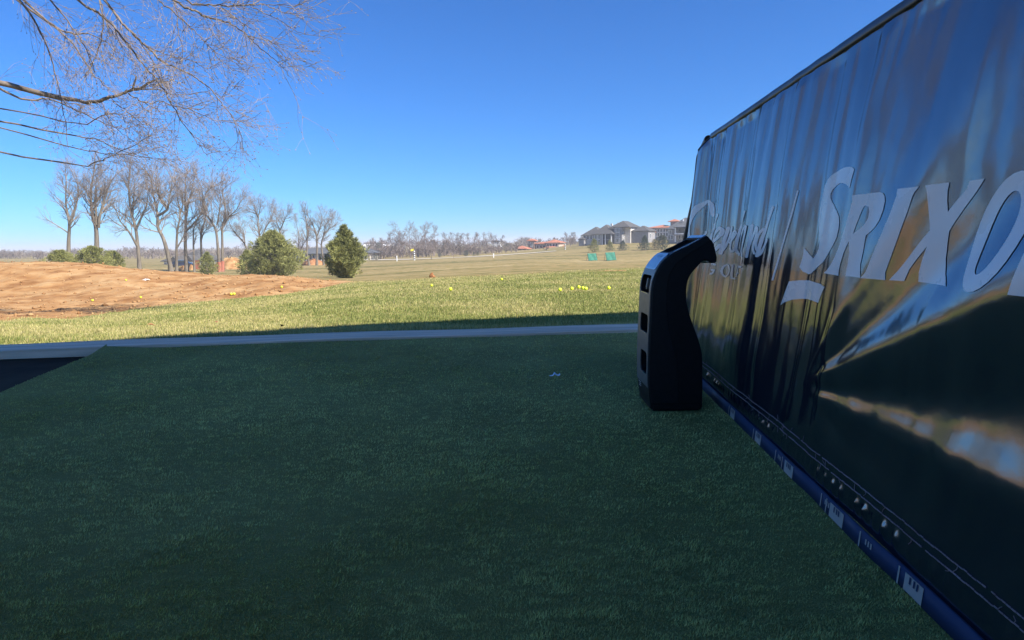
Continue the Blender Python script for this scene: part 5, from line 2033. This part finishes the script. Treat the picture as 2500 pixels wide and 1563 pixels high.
# --- red roofed villa behind it
r_, k = house_root('villa', 1605, 583, 262, 'red tiled villa with a square tower between the two grey houses on the hill')
kx = k / 0.95
X = lambda px: (px - 1605) * kx
Z = lambda py: (583 - py) * k
wall(r_, X(1592), X(1640), 0, 9, Z(558), GR)
hip_roof('roof', X(1584), X(1640), -0.8, 9, Z(557.6), Z(549.5), 0.6, M['clay_tile'], r_)
for px in (1601, 1607, 1614, 1621, 1627):
    window(r_, 'front', X(px), Z(563), 0.8, 1.3, 0, W, GL)
    window(r_, 'front', X(px), Z(573), 0.8, 1.4, 0, W, GL)
wall(r_, X(1630), X(1646), 3.0, 6.0, Z(543.5), GR)
hip_roof('roof', X(1628), X(1648), 2.4, 6.6, Z(543), Z(536.5), 0.5, M['clay_tile'], r_)
wall(r_, X(1589), X(1601), -3.0, -0.1, Z(568.5), W)
hip_roof('roof', X(1589), X(1601), -3.0, -0.1, Z(568), Z(563), 0.4, M['clay_tile'], r_)
box_obj('solar_panel', (X(1618), X(1629), 0.6, 1.0, Z(553.4), Z(551.6)), M['black_paint'], r_)
# --- right grey house with the balcony
r_, k = house_root('hillside_house', 1655, 584.5, 205, 'slate grey house with a shaded balcony half hidden behind the banner')
kx = k / 0.95
X = lambda px: (px - 1655) * kx
Z = lambda py: (584.5 - py) * k
wall(r_, X(1632), X(1653), 0, 9, Z(560), GR)
wall(r_, X(1653) + 0.02, X(1700), 1.6, 9, Z(556), GR)
hip_roof('roof', X(1630), X(1700), 0, 9, Z(560.5), Z(532), 0.5, M['shingle_blue'], r_)
hip_roof('roof', X(1653), X(1680), -2.6, 1.5, Z(556.5), Z(550.5), 0.3, M['shingle_blue'], r_)
box_obj('balcony_back', (X(1656), X(1676), 1.2, 1.58, Z(571), Z(558.5)), M['screen_and_shade'], r_)  # dark sheet: shade of the balcony opening put into its colour
box_obj('balcony_floor', (X(1652), X(1679), -2.6, 1.55, Z(575.5), Z(573)), GR, r_)
box_obj('balcony_rail', (X(1652), X(1679), -2.62, -2.5, Z(572.6), Z(570)), W, r_)
for px in (1653.5, 1677):
    box_obj('balcony_post', (X(px) - 0.14, X(px) + 0.14, -2.5, -2.24, -0.8, Z(556.6)), W, r_)
for px in (1657, 1662, 1668, 1673):
    window(r_, 'front', X(px), Z(579.5), 0.9, 1.1, 1.6, W, GL)
window(r_, 'front', X(1636), Z(567), 0.9, 1.2, 0, W, GL, 2)
window(r_, 'front', X(1638), Z(579), 1.6, 1.2, 0, W, GL, 2)
box_obj('chimney', (X(1661), X(1661) + 0.35, 2.0, 2.4, Z(541), Z(536)), W, r_)
# --- red roofed villa group in the middle distance
r_, k = house_root('villa', 1312, 612.5, 270, 'low villa with bright red hipped roofs and a lookout tower across the field', math.radians(-20))
kx = k / 0.98
X = lambda px: (px - 1312) * kx
Z = lambda py: (612.5 - py) * k
wall(r_, X(1289), X(1304), 0, 3.2, Z(588.5), M['brick_brown'])
hip_roof('roof', X(1289), X(1304), 0, 3.2, Z(588.5), Z(583), 0.6, M['clay_tile'], r_)
window(r_, 'front', X(1292), Z(592.5), 0.5, 0.9, 0, W, GL)
window(r_, 'front', X(1298), Z(597), 0.9, 1.8, 0, W, GL, 2)
wall(r_, X(1306), X(1336), 1.0, 8.0, Z(596), M['stucco_tan'])
hip_roof('roof', X(1305), X(1338), 1.0, 8.0, Z(596), Z(591), 0.6, M['clay_tile'], r_)
wall(r_, X(1336) + 0.02, X(1366), -1.0, 7.0, Z(594.5), M['stucco_tan'])
hip_roof('roof', X(1334), X(1367), -1.0, 7.0, Z(594.2), Z(586.5), 0.6, M['clay_tile'], r_)
hip_roof('porch_roof', X(1335), X(1364), -3.4, -1.02, Z(606), Z(602), 0.2, M['clay_tile'], r_)
for px in (1337, 1349, 1361):
    box_obj('porch_post', (X(px) - 0.15, X(px) + 0.15, -3.3, -3.0, -0.8, Z(606.2)), M['stucco_tan'], r_)
for px in (1340, 1347, 1354, 1361):
    window(r_, 'front', X(px), Z(599), 0.7, 1.1, -1.0, W, GL)
for px in (1311, 1319, 1327):
    window(r_, 'front', X(px), Z(603), 0.9, 1.2, 1.0, W, GL)
wall(r_, X(1368), X(1377), 2.0, 5.0, Z(605), M['stucco_tan'])
hip_roof('roof', X(1368), X(1377), 2.0, 5.0, Z(605), Z(600.5), 0.3, M['clay_tile'], r_)
# --- open pavilion with a red roof beside it
r_, k = house_root('garden_pavilion', 1270, 616, 262, 'small red roofed open pavilion left of the lookout tower villa', math.radians(-20))
kx = k / 0.98
X = lambda px: (px - 1270) * kx
Z = lambda py: (616 - py) * k
hip_roof('roof', X(1253), X(1286), 0, 5.5, Z(608.5), Z(600.5), 0.4, M['clay_tile'], r_)
box_obj('back_wall', (X(1255), X(1284), 4.6, 5.0, -0.8, Z(608.6)), M['brick_brown'], r_)
for px in (1254.5, 1264, 1274, 1285):
    box_obj('pillar', (X(px) - 0.2, X(px) + 0.2, 0.1, 0.5, -0.8, Z(608.7)), M['stucco_tan'], r_)
box_obj('low_wall', (X(1275), X(1295), -0.6, -0.2, -0.8, Z(611)), M['stone_cream'], r_)
# --- long open sided pavilion on the left
r_, k = house_root('pavilion', 815, 637, 212, 'long open sided pavilion with a grey metal roof on white posts', math.radians(-8))
kx = k / 0.99
X = lambda px: (px - 815) * kx
Z = lambda py: (637 - py) * k
hip_roof('roof', X(714), X(916), -3, 8, Z(619.5), Z(604.5), 0.8, M['shingle_blue'], r_)
box_obj('back_wall', (X(716), X(880), 7.3, 7.6, -1.5, Z(619.6)), M['brick_brown'], r_)
box_obj('eave_beam', (X(714), X(916), -3.2, -2.9, Z(621.5), Z(619.7)), M['shingle_blue'], r_)
for j in range(27):
    px = 717 + j * 7.6
    box_obj('post', (X(px) - 0.13, X(px) + 0.13, -2.95, -2.69, -1.5, Z(621.6)), M['stone_cream'], r_)
for j in range(6):
    box_obj('post', (X(914) - 0.13, X(914) + 0.13, -1.2 + 1.6 * j, -0.94 + 1.6 * j, -1.5, Z(619.8)), M['stone_cream'], r_)
# --- distant white farmhouse and barn
r_, k = house_root('farmhouse', 891, 606, 330, 'tiny bright white gabled farmhouse above the pavilion roof', math.radians(20))
wall(r_, -1.5, 1.5, 0, 6, (606 - 601) * k, W, -1.5)
hip_roof('roof', -1.5, 1.5, 0, 6, 5 * k, 10 * k, 0.2, M['white_paint'], r_, True, 'y')
window(r_, 'front', 0, 2.5 * k, 0.6, 0.6, 0, W, GL)
r_, k = house_root('barn', 926, 605, 335, 'long low white barn with a pale roof on the far slope', math.radians(4))
wall(r_, -29 * k, 32 * k, 0, 7, 3.2 * k, M['stone_cream'], -2)
hip_roof('roof', -29 * k, 32 * k, 0, 7, 3.2 * k, 8.5 * k, 0.3, M['white_paint'], r_, True)
for j in range(5):
    window(r_, 'front', (-22 + 11 * j) * k, 1.4 * k, 0.7, 0.35, 0, W, GL)
r_, k = house_root('farmhouse', 1208, 595, 340, 'small white house among the bare trees on the far ridge', math.radians(-15))
wall(r_, -8 * k, 12 * k, 0, 6, 4 * k, W, -2)
hip_roof('roof', -8 * k, 12 * k, 0, 6, 4 * k, 8 * k, 0.3, M['shingle'], r_, True)
for j in range(3):
    window(r_, 'front', (-4 + 6 * j) * k, 2 * k, 0.6, 0.5, 0, W, GL)
# --- grey gabled house behind the left trees, white garage
r_, k = house_root('cottage', 463, 655, 155, 'grey roofed house half hidden behind the row of bare trunks', math.radians(-12))
Z = lambda py: (655 - py) * k
X = lambda px: (px - 463) * k
wall(r_, X(432), X(492), 0, 8, Z(637), GR)
hip_roof('roof', X(430), X(493), 0, 8, Z(637), Z(611), 0.4, M['shingle'], r_)
hip_roof('gable_roof', X(434), X(450), -2.5, 1.5, Z(637), Z(625), 0.3, M['shingle'], r_, True, 'y')
wall(r_, X(435), X(449), -2.4, -0.02, Z(637.2), GR)
hip_roof('gable_roof', X(476), X(491), -2.5, 1.5, Z(637), Z(623), 0.3, M['shingle'], r_, True, 'y')
wall(r_, X(477), X(490), -2.4, -0.02, Z(637.2), M['stone_cream'])
for px in (456, 466):
    window(r_, 'front', X(px), Z(646), 0.9, 1.0, 0, W, GL, 2)
window(r_, 'front', X(483), Z(646), 0.8, 0.9, -2.4, W, GL)
r_, k = house_root('garage', 407, 652, 160, 'small white garage with a grey roof left of the leaning tree', math.radians(-12))
wall(r_, -7 * k, 7 * k, 0, 5, 13 * k, W)
hip_roof('roof', -9 * k, 9 * k, -0.3, 5.3, 13 * k, 21 * k, 0.3, M['shingle'], r_)
box_obj('garage_door', (-4.5 * k, 4.5 * k, -0.06, -0.005, 0, 9 * k), M['stone_cream'], r_)

# ------------------------------------------------------------------ clay piles, panel, car among the trees
def pile(name, px, pyb, pyt, wpx, Y, label, seed, mat):
    b0 = P(px, pyb, Y)
    k = Y / F_PX
    hx, hz = wpx * k / 2, (pyb - pyt) * k
    n, m = 40, 14
    V, Q = [], []
    for i in range(m + 1):
        f = i / m
        for j in range(n):
            a = 2 * math.pi * j / n
            nz = 1 + 0.22 * float(fbm(math.cos(a) * 1.5 + seed, math.sin(a) * 1.5 + f * 2, 3))
            rr = (1 - f) * nz
            V.append((math.cos(a) * hx * rr, math.sin(a) * hx * 0.6 * rr, -0.4 + (hz + 0.4) * (1 - (1 - f) ** 1.7) * (1 + 0.15 * float(fbm(a * 2 + seed, f * 4, 3)))))
    for i in range(m):
        for j in range(n):
            Q.append((i * n + j, i * n + (j + 1) % n, (i + 1) * n + (j + 1) % n, (i + 1) * n + j))
    o = link(name, np_mesh(name, V, [Q], smooth=True), mat)
    o.location = (b0[0], b0[1], gz(b0[0], b0[1]))
    tag(o, label, 'dirt pile', 'piles of clay')
    return o


pile('dirt_pile', 566, 657, 629, 120, 114, 'high red clay pile behind the pair of wrapped trees', 1, M['dirt'])
pile('dirt_pile', 447, 657, 646, 34, 108, 'small orange clay pile at the foot of the tallest bare tree', 2, M['dirt'])
pile('dirt_pile', 468, 657, 644, 20, 109, 'low orange clay heap right of the tallest bare tree', 5, M['dirt'])
pile('dirt_pile', 765, 646, 630, 84, 140, 'orange clay pile heaped before the pavilion', 3, M['dirt_dark'])
pile('dirt_pile', 800, 645, 633, 26, 140, 'low clay heap at the right of the pavilion pile', 4, M['dirt_dark'])
b0 = P(483, 660, 112)
o = box_obj('red_panel', (-0.42, 0.42, -0.05, 0.05, -0.3, 1.55), M['red_panel'], None, 0.02)
o.location = (b0[0], b0[1], gz(b0[0], b0[1]))
tag(o, 'upright red brown panel standing left of the small round pine', 'panel')
b0 = P(446, 650, 128)
car = empty('parked_car', (b0[0], b0[1], gz(b0[0], b0[1])), math.radians(14))
tag(car, 'dark blue car parked behind the trunk of the tallest bare tree', 'car')
bm = extrude_profile([(-2.0, 0.35), (2.05, 0.35), (2.08, 0.75), (1.2, 0.95), (0.7, 1.42), (-1.0, 1.45), (-1.75, 0.98), (-2.05, 0.85)], -0.85, 0.85, 0.06)
bm_obj('body', bm, M['car_paint'], car)
bm = extrude_profile([(1.02, 0.98), (0.66, 1.36), (-0.95, 1.39), (-1.5, 1.0)], -0.87, 0.87, 0.01)
bm_obj('side_window', bm, GL, car)
for x in (-1.3, 1.3):
    for y in (-0.8, 0.8):
        bm = bmesh.new()
        bmesh.ops.create_cone(bm, cap_ends=True, segments=18, radius1=0.34, radius2=0.34, depth=0.22, matrix=Matrix.Translation((x, y, 0.34)) @ Matrix.Rotation(math.pi / 2, 4, 'X'))
        bm_obj('wheel', bm, M['tyre'], car)

# ------------------------------------------------------------------ targets and yardage markers
for px0, px1, py0, py1, lab, tilt in ((1437, 1459, 619, 637, 'left green target board standing on the tan field', 0.0), (1481, 1505, 618, 638, 'right green target board, slightly larger and leaning, on the tan field', 0.35)):
    Y = 104
    b0 = P((px0 + px1) / 2, py1, Y)
    k = Y / F_PX
    root = empty('target_board', (b0[0], b0[1], gz(b0[0], b0[1])), math.radians(8))
    tag(root, lab, 'target', 'green target boards')
    w, h = (px1 - px0) * k / 2, (py1 - py0) * k
    sh = 0.08
    bm = bmesh.new()
    nx_, nz_ = 8, 6
    g0 = []
    for i in range(nx_ + 1):
        row = []
        for j in range(nz_ + 1):
            fx, fz = i / nx_ * 2 - 1, j / nz_
            row.append(bm.verts.new((fx * w - sh * fz, fz * h * 0.45 + 0.03 * math.sin(fx * 5 + fz * 3), 0.08 + fz * h * 0.95 + tilt * 0.06 * fx)))
        g0.append(row)
    for i in range(nx_):
        for j in range(nz_):
            bm.faces.new((g0[i][j], g0[i + 1][j], g0[i + 1][j + 1], g0[i][j + 1]))
    ex = bmesh.ops.extrude_face_region(bm, geom=bm.faces[:])
    for e in ex['geom']:
        if isinstance(e, bmesh.types.BMVert):
            e.co.y += 0.03
    bmesh.ops.recalc_face_normals(bm, faces=bm.faces[:])
    bm_obj('net', bm, M['target_green'], root)
    for sx in (-1, 1):
        Vt, Qt = tube(np.array([[sx * w, -0.02, -0.05], [sx * w - sh * 0.5, h * 0.22, h * 0.5], [sx * w - sh, h * 0.45, h * 1.03]]), 0.025, 6)
        link('side_pole', np_mesh('side_pole', Vt, [Qt]), M['black_paint'], root)
        Vt, Qt = tube(np.array([[sx * w - sh, h * 0.45, h], [sx * w - sh, h * 0.9, -0.05]]), 0.02, 6)
        link('prop', np_mesh('prop', Vt, [Qt]), M['black_paint'], root)


def marker(px, py0, py1, Y, label, bands=1, flag=False, r=0.06, mat=None):
    b0 = P(px, py1, Y)
    z0 = gz(b0[0], b0[1])
    root = empty('marker_post', (b0[0], b0[1], z0))
    tag(root, label, 'marker post', 'yardage markers on the field')
    h = (py1 - py0) * Y / F_PX
    for j in range(bands):
        Vt, Qt = tube(np.array([[0, 0, h * j / bands - (0.3 if j == 0 else 0)], [0, 0, h * (j + 0.5) / bands], [0, 0, h * (j + 1) / bands]]), r, 8)
        link('post' if bands == 1 else 'band', np_mesh('post', Vt, [Qt], smooth=True), (mat or W) if j % 2 == 0 else M['black_paint'], root)
    if flag:
        bm = bmesh.new()
        g0 = [[bm.verts.new((-i * 0.22, 0.05 * math.sin(i * 1.3), h + 0.55 - 0.5 * j - 0.05 * i)) for j in range(2)] for i in range(5)]
        for i in range(4):
            bm.faces.new((g0[i][0], g0[i + 1][0], g0[i + 1][1], g0[i][1]))
        bm_obj('flag', bm, M['yellow_flag'], root)
        Vt, Qt = tube(np.array([[0, 0, h], [0, 0, h + 0.3], [0, 0, h + 0.6]]), 0.03, 6)
        link('pole', np_mesh('pole', Vt, [Qt]), M['black_paint'], root)


marker(1012, 611, 634, 160, 'black and white striped post with a yellow flag beyond the field', 9, True, 0.17)
marker(969, 625, 638, 158, 'short white post left of the striped flag post', 1, False, 0.11)
marker(1205, 622, 632, 150, 'short white post near the right end of the pale path', 1, False, 0.11)
marker(1053, 622, 635, 158, 'thin dark post right of the striped flag post', 1, False, 0.06, M['black_paint'])
marker(1108, 627, 635, 158, 'thin short brown post on the field below the path', 1, False, 0.05, M['brick_brown'])
marker(1380, 603, 616, 205, 'white striped post on the slope right of the red villa', 7, False, 0.16)

# ------------------------------------------------------------------ loose clods and stones on the clay, one scatter
def clods():
    rs = np.random.default_rng(31)
    n = 4200
    t = rs.uniform(-0.98, -0.22, n)
    d = rs.uniform(7, 26, n)
    ok = dirt_mask(t, d) > 0.12
    t, d = t[ok], d[ok]
    n = len(t)
    x, y = t * d, d
    z = ground_z(x, y)
    size = 0.008 + 0.034 * rs.random(n) ** 5
    oct_ = np.array([[1, 0, 0], [-1, 0, 0], [0, 1, 0], [0, -1, 0], [0, 0, 1], [0, 0, -0.6]], float)
    Fo = np.array([[0, 2, 4], [2, 1, 4], [1, 3, 4], [3, 0, 4], [2, 0, 5], [1, 2, 5], [3, 1, 5], [0, 3, 5]])
    V = oct_[None] * size[:, None, None] * (0.6 + 0.8 * rs.random((n, 6, 1))) * np.array([1.2, 1.0, 0.8])
    a = rs.random(n) * 6.283
    X_, Y_ = V[..., 0] * np.cos(a)[:, None] - V[..., 1] * np.sin(a)[:, None], V[..., 0] * np.sin(a)[:, None] + V[..., 1] * np.cos(a)[:, None]
    V = np.stack([X_ + x[:, None], Y_ + y[:, None], V[..., 2] + (z + size * 0.25)[:, None]], -1)
    Fc = (Fo[None] + 6 * np.arange(n)[:, None, None]).reshape(-1, 3)
    k = rs.random(n)[:, None]
    c = np.array([0.27, 0.135, 0.055]) * (1 - k) + np.array([0.42, 0.26, 0.125]) * k
    return np_mesh('soil_clods', V.reshape(-1, 3), [Fc], colors=np.repeat(c, 6, 0))


M['clods'] = mat_tint('clod_soil', 0.95, 0.1)
o = link('soil_clods', clods(), M['clods'])
tag(o, 'loose clods of clay scattered over the mound', 'soil', kind='stuff')

# ------------------------------------------------------------------ thin winter haze
m_haze = bpy.data.materials.new('haze')
m_haze.use_nodes = True
nt = m_haze.node_tree
nt.nodes.clear()
vol = nt.nodes.new('ShaderNodeVolumePrincipled')
vol.inputs['Color'].default_value = (0.92, 0.96, 1.0, 1)
vol.inputs['Density'].default_value = 0.0006
vol.inputs['Anisotropy'].default_value = 0.0
out = nt.nodes.new('ShaderNodeOutputMaterial')
nt.links.new(vol.outputs[0], out.inputs['Volume'])
haze = box_obj('haze', (-7000, 7000, -7000, 7000, -60, 24), m_haze)
haze['kind'] = 'stuff'
